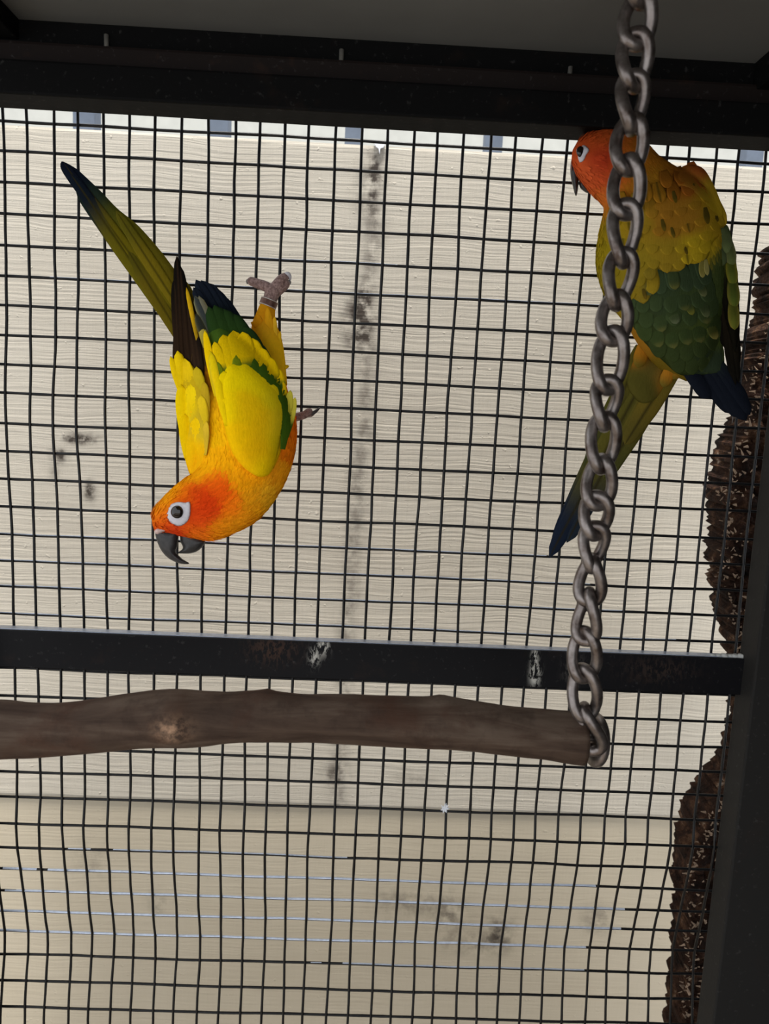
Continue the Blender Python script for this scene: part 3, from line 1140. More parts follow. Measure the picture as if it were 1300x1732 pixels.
tail_base = [(104, 273), (113, 276), (130, 286), (150, 304), (172, 325), (199, 353), (234, 382), (272, 425), (300, 462), (325, 490), (342, 550), (346, 600), (330, 640), (308, 622), (290, 528), (272, 502), (253, 478), (215, 432), (192, 405), (176, 388), (157, 359), (141, 340), (126, 321), (108, 295), (102, 282)]
v, f = solid(tail_base, 4, lambda x, y: 44 - 14 * sstep(560, 280, y), 8, 6, dm=16)
tailA = px_obj('tail', v, f, M_FLIGHT, A, ORG_A, colour_field([(105, 275, (16, 19, 28)), (130, 305, (18, 24, 34)), (160, 335, (32, 42, 34)), (185, 365, (66, 66, 20)), (215, 385, (82, 76, 18)), (225, 425, (84, 76, 16)), (260, 440, (88, 78, 18)), (300, 490, (84, 72, 16)), (300, 520, (70, 60, 14)), (310, 560, (40, 30, 18)), (320, 610, (34, 24, 16))], 16))


def tail_shape(u):
    return (0.85 + 0.15 * math.sin(u * math.pi)) * math.sqrt(max(1 - max(0, (u - 0.86) / 0.14) ** 2, 0.0004)) * (1 - 0.30 * sstep(0.45, 1, u))


tf = [((322, 570), (106, 273), 24, 54, 36, (92, 82, 16), (16, 20, 30)), ((318, 580), (118, 292), 30, 52, 38, (84, 76, 16), (18, 24, 32)), ((304, 560), (128, 322), 22, 50, 37, (82, 74, 16), (24, 32, 30)),
      ((328, 560), (196, 356), 26, 54, 43, (100, 86, 18), (78, 72, 18)), ((296, 545), (178, 388), 22, 48, 40, (76, 68, 14), (58, 58, 18)), ((306, 570), (214, 420), 26, 54, 46, (84, 72, 16), (70, 64, 16))]
for b, t, wd, w0, w1, c0, c1 in tf:
    feather(tailA, ORG_A, b, t, wd, wlin(w0, w1), c0, c1, None, 0.58, 0.86, shaft=(46, 40, 12), mat=M_FLIGHT, name='tail_feather', lift1=0, shape=tail_shape, nl=26, nw=9, camber=0.08, jit=0.03)

# far wing (left): dark flight feathers then yellow coverts
fw_dark = [(294, 620), (293, 560), (293, 505), (295, 455), (299, 450), (310, 475), (322, 520), (334, 570), (343, 620), (350, 665), (340, 672), (320, 640)]
v, f = solid(fw_dark, 4, lambda x, y: max(62, SA(x, y) - 2), 7, 6, dm=14)
wingL = px_obj('far_wing', v, f, M_FLIGHT, A, ORG_A, colour_field([(300, 470, (28, 23, 12)), (300, 560, (24, 18, 12)), (320, 560, (30, 21, 15)), (310, 600, (42, 30, 20)), (340, 640, (28, 19, 12))], 16))
for b, t, wd in (((310, 640), (299, 432), 17), ((322, 640), (304, 448), 20), ((333, 650), (313, 490), 20), ((303, 630), (295, 470), 16), ((342, 660), (326, 545), 18), ((326, 660), (312, 540), 20)):
    feather(wingL, ORG_A, b, t, wd, lambda x, y, u=0: max(66, SA(x, y)), (38, 27, 19), (20, 17, 14), None, 0.3, 0.9, shaft=(46, 33, 23), mat=M_FLIGHT, lift0=4, lift1=1, tipr=0.3, nl=16)
feather(wingL, ORG_A, (337, 590), (315, 486), 8, lambda x, y, u=0: 74, (150, 118, 20), (186, 146, 22), None, .2, .6, lift0=0, lift1=0)
lw_out = [(298, 602), (308, 604), (319, 612), (331, 622), (342, 638), (350, 655), (354, 690), (353, 725), (349, 765), (340, 788), (324, 804), (317, 792), (311, 768), (306, 743), (302, 700), (300, 660), (297, 630)]
v, f = solid(lw_out, 3.5, lambda x, y: max(62, SA(x, y) + 2), 11, 10, dm=20)
lwc = colour_field([(305, 620, (206, 172, 14)), (330, 640, (176, 146, 20)), (345, 665, (168, 138, 26)), (312, 690, (222, 190, 10)), (340, 720, (196, 168, 34)), (318, 760, (224, 180, 10)), (340, 780, (230, 166, 14)), (350, 710, (150, 118, 30))], 14)
cw = px_obj('wing_coverts', v, f, M_FEATHER, A, ORG_A, lwc)
WSL = lambda x, y, u=0: max(64, SA(x, y) + 4)
for b, t, wd, c in (((312, 680), (288, 602), 14, (212, 178, 12)), ((318, 690), (300, 593), 24, (204, 172, 14)), ((330, 700), (312, 606), 26, (196, 164, 18)), ((342, 700), (332, 620), 24, (176, 150, 26)), ((348, 715), (345, 645), 18, (166, 136, 28)),
                    ((312, 740), (306, 650), 24, (222, 188, 10)), ((328, 745), (322, 648), 28, (206, 174, 16)), ((342, 750), (340, 668), 24, (190, 160, 26)), ((318, 775), (312, 700), 24, (226, 186, 10)), ((334, 780), (330, 705), 24, (216, 176, 14)), ((346, 770), (349, 712), 12, (190, 158, 40))):
    feather(cw, ORG_A, b, t, wd, WSL, c, tuple(min(255, int(q * 1.06)) for q in c), None, lift0=2, lift1=9, tipr=0.45, camber=0.12)

# near wing (right)
nw_core = [(352, 560), (372, 545), (400, 556), (430, 580), (455, 606), (474, 636), (484, 662), (486, 700), (480, 745), (466, 785), (452, 803), (436, 806), (412, 790), (392, 764), (380, 725), (372, 680), (362, 640), (352, 600)]
v, f = solid(nw_core, 4, lambda x, y: max(70, SA(x, y) + 4), 14, 12, dm=30)
nwc = colour_field([(370, 570, (60, 84, 26)), (400, 580, (60, 80, 26)), (440, 620, (48, 72, 28)), (470, 660, (54, 78, 28)), (366, 630, (70, 92, 26)), (420, 640, (206, 174, 10)), (400, 700, (206, 170, 10)), (440, 740, (200, 160, 10)), (450, 790, (224, 180, 12)), (390, 740, (214, 170, 12)), (478, 710, (170, 150, 24))], 14)
wingR = px_obj('near_wing', v, f, M_FEATHER, A, ORG_A, nwc)
WR_ = lambda x, y, u=0: max(76, SA(x, y) + 8)
prim = lambda w: (lambda x, y, u=0: max(w, SA(x, y) + 2) if u < 0.5 else max(w, 60))
# primaries: dark blue-black
for i, (b, t, wd) in enumerate((((468, 650), (371, 499), 22), ((462, 648), (360, 488), 24), ((452, 645), (350, 478), 24), ((440, 640), (340, 474), 24), ((428, 640), (331, 473), 22), ((415, 640), (327, 486), 20))):
    feather(wingR, ORG_A, b, t, wd, lambda x, y, u=0, i=i: 70 + i * 2.2 + 6 * (1 - u), (18, 26, 24), (24, 29, 38), None, 0.4, 0.9, shaft=(16, 18, 24), mat=M_FLIGHT, lift0=0, lift1=0, tipr=0.16, nl=22, nw=9, camber=0.1)
# inner grey edged tertials
for b, t, wd, c, tp, ed in (((400, 650), (329, 500), 20, (40, 44, 34), (50, 54, 54), (112, 108, 74)), ((392, 655), (336, 500), 18, (52, 60, 40), (104, 100, 82), (128, 120, 84)), ((385, 660), (331, 530), 18, (48, 50, 34), (40, 42, 36), (90, 84, 50)), ((378, 660), (338, 545), 18, (70, 74, 40), (150, 136, 60), (140, 126, 50))):
    feather(wingR, ORG_A, b, t, wd, lambda x, y, u=0: 88 + 3 * u, c, tp, ed, 0.45, 0.9, mat=M_FLIGHT, lift0=0, lift1=2, tipr=0.25, nl=16)
# green secondaries
for i, (b, t, wd) in enumerate((((450, 650), (392, 530), 34), ((436, 650), (376, 522), 36), ((420, 655), (362, 516), 36), ((405, 660), (352, 518), 30), ((462, 655), (412, 552), 32), ((470, 660), (432, 578), 26))):
    feather(wingR, ORG_A, b, t, wd, lambda x, y, u=0, i=i: 92 + i * 0.8, (42, 66, 20), (32, 52, 22), (28, 44, 24), 0.3, 0.9, lift0=0, lift1=1, tipr=0.35, nl=14)
# outer yellow coverts with green bases
YEL = (212, 174, 8)
outer = [((366, 670), (346, 559), 15), ((372, 665), (353, 592), 11), ((392, 660), (362, 578), 22), ((402, 665), (377, 566), 28), ((415, 665), (394, 559), 30), ((428, 668), (410, 561), 30), ((440, 672), (427, 572), 28), ((450, 678), (442, 588), 26), ((460, 685), (456, 604), 24), ((468, 695), (468, 622), 22), ((474, 705), (478, 645), 18), ((482, 725), (491, 660), 16), ((484, 740), (499, 672), 14)]
for i, (b, t, wd) in enumerate(outer):
    if 2 < i < 10: wd += 9
    ty0 = (0.25, 0.3, 0.4, 0.2, 0.25, 0.45, 0.5, 0.55, 0.5, 0.6, 0.55, 0.3, 0.3)[i]
    base = (58, 88, 24) if i > 1 else (190, 160, 16)
    feather(wingR, ORG_A, b, t, wd, lambda x, y, u=0: max(100, SA(x, y) + 19), base, YEL if i < 11 else (196, 182, 60), None, ty0, ty0 + 0.16, lift0=2, lift1=2 + (i * 7 % 3) * 0.8, tipr=0.5, nl=18, camber=0.06)
# green middle row
for i, (b, t, wd) in enumerate((((384, 690), (368, 612), 17), ((408, 690), (399, 600), 22), ((432, 695), (430, 606), 22), ((445, 700), (445, 614), 26), ((456, 705), (458, 630), 24), ((466, 715), (469, 648), 22), ((474, 735), (481, 668), 18), ((478, 760), (487, 696), 15))):
    tipc = (56, 82, 20) if i > 1 else (104, 116, 18)
    feather(wingR, ORG_A, b, t, wd, lambda x, y, u=0: max(103, SA(x, y) + 21), (60, 86, 20), tipc, None, 0.4, 0.9, lift0=2, lift1=2.5, tipr=0.5, camber=0.06)
# long yellow feather along the inner side
feather(wingR, ORG_A, (378, 700), (356, 594), 17, lambda x, y, u=0: max(104, SA(x, y) + 21), (214, 178, 12), (206, 178, 14), (180, 156, 30), lift0=2, lift1=2, tipr=0.35)
feather(wingR, ORG_A, (384, 720), (366, 630), 16, lambda x, y, u=0: max(106, SA(x, y) + 22), (216, 182, 10), (214, 182, 10), None, lift0=2, lift1=2)
# inner yellow coverts
in_out = [(374, 640), (380, 622), (392, 613), (405, 615), (416, 613), (428, 620), (440, 630), (450, 640), (460, 648), (470, 658), (474, 672), (480, 690), (480, 715), (474, 745), (466, 780), (455, 802), (438, 806), (420, 797), (406, 784), (392, 762), (382, 730), (376, 690), (372, 660)]
v, f = solid(in_out, 3.5, lambda x, y: max(100, SA(x, y) + 18), 11, 14, dm=18)
inc = colour_field([(385, 630, (222, 192, 8)), (410, 625, (218, 190, 8)), (440, 645, (212, 184, 10)), (468, 668, (200, 176, 18)), (380, 690, (220, 186, 8)), (420, 690, (208, 166, 8)), (450, 720, (206, 160, 8)), (400, 740, (220, 172, 8)), (470, 720, (196, 172, 24)), (474, 750, (196, 170, 14)), (445, 790, (230, 190, 10)), (420, 780, (226, 172, 10)), (440, 760, (204, 156, 8))], 13)
inner = px_obj('shoulder_coverts', v, f, M_FEATHER, A, ORG_A, inc)
iw = lambda x, y, u=0: max(106, SA(x, y) + 26.5)
for row, (yy, n, ln, wd) in enumerate(((690, 5, 62, 27), (725, 5, 56, 26), (752, 5, 50, 24), (775, 4, 44, 22), (792, 3, 34, 20))):
    xa = (385, 392, 402, 414, 428)[row]; xb = (455, 456, 452, 446, 440)[row]
    for q in range(n):
        t_ = q / (n - 1)
        bx = xa + (xb - xa) * t_
        by = yy - 8 * math.sin(t_ * math.pi)
        tx = bx - 8 + 16 * t_ + frng.uniform(-2, 2); ty = by - ln + frng.uniform(-3, 3) + 22 * t_ * t_
        c = inc(tx, ty + 8)
        c8 = tuple(int(255 * (1.055 * (max(q_, 1e-5) ** (1 / 2.4)) - 0.055)) for q_ in (z_ / GAIN for z_ in c))
        feather(inner, ORG_A, (bx, by), (tx, ty), wd, iw, c8, c8, None, lift0=-6, lift1=0.5 + row * 0.15, tipr=0.6, camber=0.01, jit=0.03, thick=0.8)

# legs and feet
legc = colour_field([(453, 520, (206, 140, 20)), (440, 550, (196, 124, 16)), (458, 560, (214, 160, 30)), (462, 600, (220, 168, 24))], 14)
th = tube_part('leg', [(456, 650, 44, 28), (456, 612, 36, 25), (452, 580, 30, 24), (447, 555, 23, 21), (449, 535, 18, 16), (453, 517, 14, 12.5)], M_FEATHER, A, ORG_A, 20, legc)
for b, t, wd, c in (((452, 560), (424, 545), 12, (196, 128, 18)), ((450, 575), (434, 532), 14, (202, 134, 20)), ((458, 590), (452, 520), 16, (212, 150, 24)), ((464, 600), (464, 535), 12, (220, 170, 40)), ((466, 625), (489, 619), 9, (220, 180, 30)), ((462, 615), (474, 560), 11, (206, 160, 30)), ((456, 600), (441, 560), 14, (206, 140, 18)), ((470, 640), (473, 590), 12, (216, 170, 24))):
    feather(th, ORG_A, b, t, wd, lambda x, y, u=0: 46, c, tuple(min(255, int(q * 1.05)) for q in c), None, lift0=-2, lift1=-6 if t[0] < 480 else -2, tipr=0.6)
foot = tube_part('foot', [(452, 520, 13, 11), (457, 505, 12, 11.5), (462, 492, 10, 12.5), (468, 484, 8, 9)], M_SKIN, A, ORG_A, 16)
tag(foot, 'wrinkled pinkish grey foot gripping the mesh')
for pts, cl in (([(462, 494, 10, 9), (450, 485, 11, 8.5), (436, 480, 9, 8), (423, 475, 6, 6.5), (420, 474, 5, 3)], [(423, 475, 5, 4), (419, 475, 0, 3), (418, 480, -5, 1)]),
                ([(464, 490, 10, 10), (471, 480, 11, 9.5), (478, 472, 8, 8.5), (484, 467, 4, 6), (486, 466, 2, 3)], None),
                ([(466, 494, 9, 9), (475, 487, 9, 8.5), (483, 480, 6, 7.5), (486, 477, 3, 4)], [(485, 478, 3, 4), (490, 477, -4, 2.5), (489, 482, -8, 1)])):
    t_ = tube_part('toe', pts, M_SKIN, foot, ORG_A, 14)
    if cl: tube_part('claw', cl, M_CLAW, foot, ORG_A, 10)
nl = tube_part('claw', [(482, 466, 6, 4.5), (487, 464, 7, 4), (490, 469, 4, 3), (490, 474, -2, 1.5)], M_EYERING, foot, ORG_A, 12)
tag(nl, 'pale white claw')
# leg band
bv_, bf_ = [], []
axd = Vector((0.38, -0.92, -0.12)).normalized()
q1 = axd.cross(Vector((0, 0, 1))).normalized(); q2 = axd.cross(q1)
bc = Vector((454, 513, 13))
prof = [(13.5, -5.5), (15.2, -5.5), (15.2, 5.5), (13.5, 5.5)]
for k in range(32):
    an = 2 * math.pi * k / 32
    for r, h in prof:
        v_ = bc + axd * h + (q1 * math.cos(an) + q2 * math.sin(an)) * r
        bv_.append((v_.x, v_.y, v_.z))
for k in range(32):
    k2 = (k + 1) % 32
    for q in range(4):
        bf_.append((k * 4 + q, k * 4 + (q + 1) % 4, k2 * 4 + (q + 1) % 4, k2 * 4 + q))
band = px_obj('leg_band', bv_, bf_, M_BAND, A, ORG_A, smooth=False)
tag(band, 'brown metal identification ring on the leg')
for sgn in (-1, 1):
    pth = []
    for k in range(33):
        an = 2 * math.pi * k / 32
        v_ = bc + axd * 5.5 * sgn + (q1 * math.cos(an) + q2 * math.sin(an)) * 14.6
        pth.append(P(v_.x, v_.y, v_.z))
    v, f = tube_geo(pth, [1.0 * K] * 33, 6, False)
    mesh_obj('rim', v, f, M_BANDEDGE, band, ORG_A)
foot2 = tube_part('foot', [(470, 715, 30, 9), (488, 709, 18, 8), (503, 705, 12, 7), (514, 702, 10, 6.5), (522, 697, 8, 6.5), (527, 695, 6, 4.5)], M_SKIN, A, ORG_A, 14)
tag(foot2, 'pinkish grey toe reaching past the wing')
tube_part('toe', [(505, 705, 10, 6), (516, 701, 4, 5.5), (526, 700, -2, 5), (530, 699, -5, 3)], M_SKIN, foot2, ORG_A, 12)
tube_part('claw', [(525, 700, 7, 4.5), (532, 697, 6, 3.2), (538, 692, 3, 2), (541, 689, 0, 0.6)], M_CLAW, foot2, ORG_A, 10)

# ------------------------------------------------------------------ bird B: upright, back to the viewer, beside the chain
GAIN = 0.92
ORG_B = P(1120, 560, 0)
B = empty('parrot', ORG_B)
tag(B, 'orange headed olive and green parrot clinging upright beside the chain', 'parrot', 'parrots in the cage')
ringsB = [(966, 271, 967, 259, 72, 6), (968, 284, 970, 250, 74, 18), (982, 308, 984, 231, 78, 29), (998, 327, 1013, 218, 80, 36), (1012, 341, 1050, 216, 80, 41), (1020, 352, 1084, 234, 79, 47), (1018, 370, 1116, 264, 78, 54),
          (1012, 396, 1152, 288, 76, 62), (1008, 428, 1192, 318, 74, 66), (1009, 458, 1218, 380, 72, 68), (1018, 490, 1224, 442, 70, 66), (1038, 524, 1222, 508, 66, 60), (1060, 552, 1214, 568, 62, 50), (1078, 582, 1200, 612, 56, 38), (1096, 606, 1180, 634, 50, 24), (1115, 625, 1160, 645, 46, 8)]
bvB, bfB, centB = loft(ringsB)
ctrlB = [(970, 262, (206, 84, 40)), (985, 300, (214, 96, 50)), (1000, 235, (190, 78, 34)), (1030, 225, (186, 84, 36)), (1020, 270, (182, 58, 34)), (1010, 300, (200, 76, 40)), (1040, 300, (186, 84, 34)), (1015, 335, (206, 112, 44)), (1060, 240, (180, 98, 34)), (1085, 260, (186, 116, 32)), (1060, 320, (182, 116, 32)),
         (1100, 310, (178, 124, 34)), (1150, 300, (176, 106, 34)), (1185, 295, (170, 84, 34)), (1210, 330, (190, 150, 34)), (1035, 380, (160, 132, 28)), (1015, 420, (150, 130, 26)), (1080, 380, (166, 134, 36)), (1130, 370, (172, 120, 38)), (1170, 370, (180, 128, 40)), (1215, 370, (196, 158, 40)), (1080, 450, (156, 132, 36)), (1130, 430, (166, 136, 38)), (1180, 420, (204, 172, 38)), (1040, 480, (140, 122, 30)), (1070, 510, (150, 126, 34)), (1120, 490, (62, 74, 48)), (1150, 560, (60, 74, 40)), (1200, 560, (66, 80, 40)), (1220, 450, (80, 94, 50)), (1120, 620, (120, 100, 30)), (1090, 580, (160, 112, 34))]
cfB = colour_field(ctrlB, 15.0)
SB = Surf(bvB, bfB, 950, 1290, 200, 740, floor_w=48)
px_obj('body', bvB, bfB, M_FEATHER, B, ORG_B, cfB)
plumage('contour_feathers', bvB, bfB, centB, cfB, B, ORG_B, 3600, 14, 13, lambda p: p.z > 45 and p.y < 520 and (p.x - 984) ** 2 + (p.y - 260) ** 2 > 380, 0.2)
eye_parts(B, ORG_B, SB, [(972, 253), (977, 246), (985, 244), (992, 248), (996, 254), (991, 262), (987, 271), (980, 275), (975, 268), (972, 260)], (982, 258), (981.5, 256.5), (7.2, 9.6), lift=2.0)
v, f = solid([(967, 268), (974, 270), (980, 280), (981, 292), (979, 302), (978, 312), (977, 322), (974, 332), (971, 326), (968, 314), (965, 300), (964, 284)], 2, lambda x, y: 74, 11, 11)
o = px_obj('upper_beak', v, f, M_BEAK, B, ORG_B); tag(o, 'grey hooked upper beak')
v, f = solid([(981, 290), (986, 298), (992, 312), (999, 325), (994, 327), (986, 323), (980, 316), (979, 304)], 2, lambda x, y: 75, 9, 9)
o = px_obj('lower_beak', v, f, M_BEAK, B, ORG_B); tag(o, 'grey lower beak')

# tail of B
v, f = solid([(1080, 572), (1100, 600), (1130, 615), (1150, 628), (1130, 650), (1105, 680), (1080, 680), (1060, 650), (1068, 615), (1080, 595)], 4, lambda x, y: 40, 12, 10)
tailB = px_obj('tail', v, f, M_FEATHER, B, ORG_B, colour_field([(1085, 592, (170, 112, 34)), (1135, 630, (176, 118, 36)), (1080, 650, (88, 82, 34)), (1110, 620, (96, 88, 40))], 14))
tfb = [((1110, 600), (928, 944), 40, 40, 20, (96, 90, 38), (34, 42, 58)), ((1100, 595), (934, 925), 40, 36, 18, (92, 88, 38), (32, 40, 56)), ((1120, 605), (958, 918), 42, 38, 22, (98, 90, 36), (40, 48, 58)), ((1130, 612), (1020, 812), 44, 40, 30, (104, 94, 38), (80, 80, 40)), ((1092, 590), (990, 800), 42, 34, 26, (86, 84, 36), (70, 72, 40)), ((1140, 618), (1056, 752), 38, 44, 36, (112, 96, 36), (96, 86, 36)), ((1088, 590), (1040, 690), 36, 40, 36, (100, 92, 36), (88, 82, 36))]
for b, t, wd, w0, w1, c0, c1 in tfb:
    feather(tailB, ORG_B, b, t, wd, wlin(w0, w1), c0, c1, None, 0.5, 0.85, shaft=(50, 44, 24), mat=M_FLIGHT, name='tail_feather', lift1=0, shape=tail_shape, nl=24, nw=9, camber=0.08, jit=0.03)
for b, t, wd, c in (((1092, 570), (1078, 622), 24, (178, 118, 32)), ((1140, 610), (1120, 655), 22, (180, 120, 36)), ((1148, 615), (1138, 642), 18, (170, 116, 34))):
    feather(tailB, ORG_B, b, t, wd, lambda x, y, u=0: 56, c, (110, 96, 36), None, 0.5, 1.0, lift0=2, lift1=0)

# right wing of B, held off the body: dark flight feathers and green coverts with yellow rims
v, f = solid([(1210, 400), (1228, 380), (1240, 414), (1247, 465), (1250, 520), (1250, 570), (1243, 600), (1228, 560), (1215, 500), (1208, 450)], 4, lambda x, y: 64, 14, 12, dm=16)
wRB = px_obj('right_wing', v, f, M_FLIGHT, B, ORG_B, colour_field([(1220, 400, (84, 96, 56)), (1240, 440, (96, 108, 44)), (1215, 470, (30, 28, 20)), (1235, 560, (26, 24, 18))], 14))
for b, t, wd in (((1214, 430), (1226, 590), 22), ((1216, 450), (1238, 640), 16), ((1220, 470), (1244, 652), 13), ((1228, 470), (1248, 620), 18), ((1234, 500), (1249, 648), 11), ((1212, 440), (1218, 540), 18)):
    feather(wRB, ORG_B, b, t, wd, lambda x, y, u=0: 74 - 10 * u, (40, 34, 24), (24, 22, 18), None, 0.3, 0.9, mat=M_FLIGHT, lift0=0, lift1=0, tipr=0.3, nl=16)
for b, t, wd, c, e in (((1238, 500), (1242, 558), 20, (86, 90, 34), (166, 152, 66)), ((1237, 465), (1242, 520), 22, (74, 84, 34), (158, 148, 66)), ((1233, 430), (1240, 482), 20, (80, 88, 34), (170, 160, 58)), ((1230, 400), (1238, 450), 20, (84, 92, 54), (150, 148, 96)), ((1222, 385), (1230, 430), 24, (86, 96, 60), (110, 116, 80)), ((1216, 395), (1222, 450), 22, (70, 80, 52), (74, 80, 56))):
    feather(wRB, ORG_B, b, t, wd, lambda x, y, u=0: 80, c, tuple(int(q * 1.25) for q in c), e, 0.4, 0.9, lift0=0, lift1=4, tipr=0.4, camber=0.25)
feather(wRB, ORG_B, (1205, 440), (1206, 505), 20, lambda x, y, u=0: 78, (176, 96, 72), (150, 82, 66), None, lift0=0, lift1=0, tipr=0.5)

# folded left wing and back of B: blue primaries first, then green, then yellow rows
wq = lambda x, y, u=0: max(66, SB(x, y) + 4)
v, f = solid([(1040, 490), (1075, 478), (1100, 462), (1140, 468), (1180, 450), (1205, 470), (1215, 530), (1222, 580), (1222, 626), (1190, 634), (1150, 634), (1120, 610), (1085, 575), (1058, 535)], 4.5, lambda x, y: max(60, SB(x, y) + 1), 9, 12, dm=18)
wLB = px_obj('left_wing', v, f, M_FEATHER, B, ORG_B, colour_field([(1060, 510, (66, 76, 42)), (1120, 500, (60, 74, 48)), (1160, 520, (64, 78, 44)), (1190, 480, (70, 84, 48)), (1200, 560, (74, 86, 40)), (1150, 600, (58, 70, 36)), (1200, 620, (50, 62, 44)), (1090, 560, (56, 66, 36))], 16))
for i, (b, t, wd) in enumerate((((1150, 580), (1238, 700), 26), ((1165, 580), (1252, 707), 28), ((1180, 580), (1262, 712), 28), ((1195, 590), (1268, 702), 26), ((1205, 600), (1262, 682), 22), ((1140, 590), (1200, 674), 28))):
    feather(wLB, ORG_B, b, t, wd, lambda x, y, u=0, i=i: 62 + i * 1.2 - 14 * u, (34, 42, 42), (27, 31, 40), None, 0.15, 0.5, shaft=(26, 30, 40), mat=M_FLIGHT, lift0=0, lift1=0, tipr=0.22, nl=16, nw=9)
tube_part('wisp', [(1236, 690, 48, 3), (1239, 703, 46, 2), (1238, 716, 45, 0.6)], M_CLAW, wLB, ORG_B, 8)


def c_at(fn, x, y):
    return tuple(int(255 * (1.055 * (max(q, 1e-5) ** (1 / 2.4)) - 0.055)) for q in (z_ / GAIN for z_ in fn(x, y)))


grB = [
    # (tips y, xs, len, width, colour, rim)
    (628, [(1150, 632), (1172, 634), (1195, 632), (1214, 622)], 62, 32, (58, 70, 38), (66, 78, 42)),
    (600, [(1118, 606), (1140, 614), (1164, 612), (1188, 606), (1210, 594)], 58, 32, (58, 70, 38), (64, 76, 42)),
    (575, [(1094, 578), (1116, 588), (1140, 590), (1164, 584), (1186, 580), (1212, 574)], 56, 30, (60, 74, 40), (70, 84, 46)),
    (545, [(1072, 548), (1096, 556), (1120, 562), (1144, 552), (1170, 552), (1196, 548), (1206, 536)], 54, 30, (62, 76, 44), (72, 88, 54)),
    (520, [(1066, 528), (1090, 530), (1112, 528), (1138, 530), (1160, 526), (1184, 522), (1200, 512)], 52, 30, (62, 76, 46), (74, 90, 58)),
    (492, [(1100, 500), (1120, 498), (1142, 492), (1164, 494), (1186, 490), (1196, 482)], 46, 28, (60, 74, 50), (72, 88, 60)),
]
for r_, (yy, tips, ln, wd, c, e) in enumerate(grB):
    for (tx, ty) in tips:
        bx = tx - 14 + frng.uniform(-3, 3); by = ty - ln
        pale = frng.random() < 0.25 and ty > 480
        tip = (98, 100, 54) if pale else tuple(int(q * 1.06) for q in c)
        feather(wLB, ORG_B, (bx, by), (tx, ty), wd, lambda x, y, u=0: max(64, SB(x, y) + 10.5), c, tip, e, 0.78, 0.95, lift0=-4, lift1=0.8 + r_ * 0.25, tipr=0.5, camber=0.03, nl=16)
# specific pale edged feathers
for b, t, wd, c, tp in (((1196, 540), (1211, 574), 18, (80, 86, 42), (170, 158, 84)), ((1160, 500), (1171, 533), 16, (70, 80, 42), (128, 126, 52)), ((1185, 500), (1196, 537), 18, (66, 78, 48), (112, 120, 80)), ((1136, 452), (1142, 490), 22, (64, 76, 46), (108, 108, 56)), ((1180, 470), (1192, 502), 16, (70, 80, 48), (120, 124, 82)), ((1186, 440), (1188, 470), 12, (150, 140, 70), (176, 164, 90)), ((1193, 438), (1196, 466), 9, (166, 156, 90), (180, 170, 100)), ((1135, 520), (1144, 548), 20, (72, 84, 52), (104, 112, 82))):
    feather(wLB, ORG_B, b, t, wd, lambda x, y, u=0: max(66, SB(x, y) + 12.5), c, tp, None, 0.6, 1.0, lift0=-5, lift1=1.4, tipr=0.5, camber=0.03)
# yellow scapulars and mantle
v, f = solid([(1035, 360), (1080, 350), (1130, 330), (1180, 310), (1205, 330), (1222, 365), (1226, 388), (1205, 410), (1196, 436), (1178, 448), (1160, 446), (1150, 460), (1128, 462), (1106, 456), (1098, 470), (1108, 494), (1090, 516), (1066, 508), (1044, 494), (1026, 470), (1020, 430), (1024, 390)], 4.5, lambda x, y: max(66, SB(x, y) + 6), 6, 12, dm=14)
mB = px_obj('mantle', v, f, M_FEATHER, B, ORG_B, cfB)
ylB = [
    ([(1046, 496), (1066, 508), (1088, 514), (1104, 498)], 52, 28), ([(1038, 470), (1060, 482), (1082, 486), (1100, 474)], 50, 28),
    ([(1034, 440), (1056, 452), (1080, 456), (1106, 456), (1128, 462), (1150, 458)], 50, 28), ([(1164, 448), (1182, 444), (1194, 430)], 48, 26),
    ([(1032, 412), (1054, 420), (1078, 426), (1104, 430), (1130, 432), (1154, 430), (1176, 420), (1196, 408)], 46, 28), ([(1212, 392), (1224, 384)], 44, 20),
    ([(1040, 386), (1064, 392), (1090, 396), (1116, 400), (1142, 402), (1166, 394), (1188, 384), (1206, 372)], 42, 26),
    ([(1052, 364), (1078, 366), (1104, 370), (1130, 372), (1154, 366), (1178, 356), (1198, 344)], 40, 26),
    ([(1094, 342), (1118, 344), (1142, 342), (1166, 332), (1188, 320)], 36, 24), ([(1130, 318), (1154, 312), (1176, 304)], 30, 22)]
for r_, (tips, ln, wd) in enumerate(ylB):
    for (tx, ty) in tips:
        bx = tx - 6 + (1110 - tx) * 0.06 + frng.uniform(-2, 2); by = ty - ln
        c = c_at(cfB, tx, ty - 12)
        if c[1] < 110 and c[0] < 110: c = (160, 134, 36)
        dark = frng.random() < 0.16
        sh = (74, 66, 26) if dark else None
        feather(mB, ORG_B, (bx, by), (tx, ty), wd, lambda x, y, u=0: max(66, SB(x, y) + 12.5), tuple(int(q * 0.88) for q in c), c, None, 0.4, 0.8, shaft=sh, lift0=-5, lift1=0.6 + r_ * 0.12, tipr=0.5, camber=0.025, jit=0.05)
# short dark flecks: feather centres showing through
for x, y, L in ((1122, 382, 16), (1138, 394, 14), (1195, 366, 22), (1212, 368, 12), (1082, 394, 14), (1060, 432, 10), (1141, 334, 16), (1160, 424, 12), (1172, 310, 8), (1090, 498, 14), (1072, 452, 10)):
    feather(mB, ORG_B, (x - 3, y - L * 0.7), (x + 2, y + L * 0.6), L * 0.5, lambda x_, y_, u=0: max(66, SB(x_, y_) + 13.5), (96, 80, 28), (116, 94, 30), None, lift0=-1.5, lift1=1.5, tipr=0.6, camber=0.03)
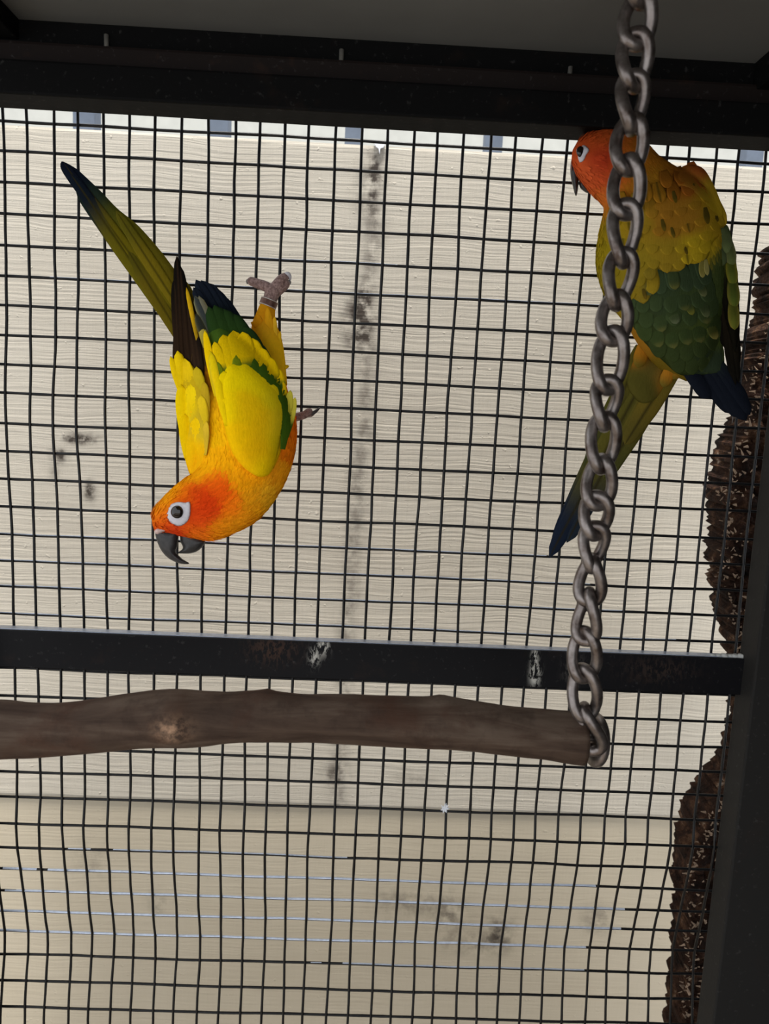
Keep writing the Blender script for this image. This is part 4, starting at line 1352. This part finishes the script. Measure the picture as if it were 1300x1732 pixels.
# shoulder bump
v, f = solid([(1140, 300), (1148, 286), (1160, 279), (1176, 279), (1190, 286), (1202, 304), (1214, 330), (1224, 362), (1212, 372), (1190, 350), (1165, 325), (1145, 315)], 4, lambda x, y: max(62, SB(x, y) + 2), 12, 14, dm=14)
sbm = px_obj('shoulder', v, f, M_FEATHER, B, ORG_B, colour_field([(1150, 292, (172, 104, 36)), (1180, 288, (164, 80, 36)), (1200, 320, (186, 150, 40)), (1215, 350, (200, 164, 40)), (1170, 310, (172, 116, 40))], 12))
# left wing edge seen past the breast
feather(mB, ORG_B, (1022, 380), (1018, 470), 26, lambda x, y, u=0: 66, (150, 132, 28), (120, 112, 34), (90, 92, 34), lift0=0, lift1=2)
feather(mB, ORG_B, (1030, 400), (1028, 496), 28, lambda x, y, u=0: 70, (146, 126, 30), (128, 112, 34), None, lift0=0, lift1=2)
# feet, holding the mesh behind the body
for fx, fy in ((1092, 552), (1150, 556)):
    ft = tube_part('foot', [(fx + 4, fy - 40, 40, 11), (fx + 2, fy - 18, 16, 9), (fx, fy, 5, 8)], M_SKIN, B, ORG_B, 12)
    for dx in (-12, 6):
        tube_part('toe', [(fx, fy, 5, 7), (fx + dx, fy + 4, 6, 6), (fx + dx * 1.5, fy + 12, 0, 5), (fx + dx * 1.5, fy + 16, -6, 3)], M_SKIN, ft, ORG_B, 10)

# ------------------------------------------------------------------ small down feather caught on the mesh
dfc = at(752, 1367, D - 0.002)
vv, ff = [], []
rg = random.Random(21)
for i in range(46):
    an = rg.uniform(0, 2 * math.pi); L = rg.uniform(0.002, 0.0046)
    d = Vector((math.cos(an), rg.uniform(-.5, .3), math.sin(an))).normalized()
    s = d.cross(Vector((0, 1, 0))).normalized() * 0.00035
    b0 = len(vv)
    vv += [dfc - s, dfc + s, dfc + d * L * .6 + s * 1.5, dfc + d * L, dfc + d * L * .6 - s * 1.5, dfc + d * L * .5 + Vector((0, -.0006, 0))]
    ff += [(b0, b0 + 1, b0 + 2, b0 + 5), (b0, b0 + 5, b0 + 4), (b0 + 5, b0 + 2, b0 + 3), (b0 + 5, b0 + 3, b0 + 4)]
df = mesh_obj('down_feather', vv, ff, M_DOWN, None, dfc)
tag(df, 'tiny white fluffy down feather caught on the wire below the branch', 'feather')
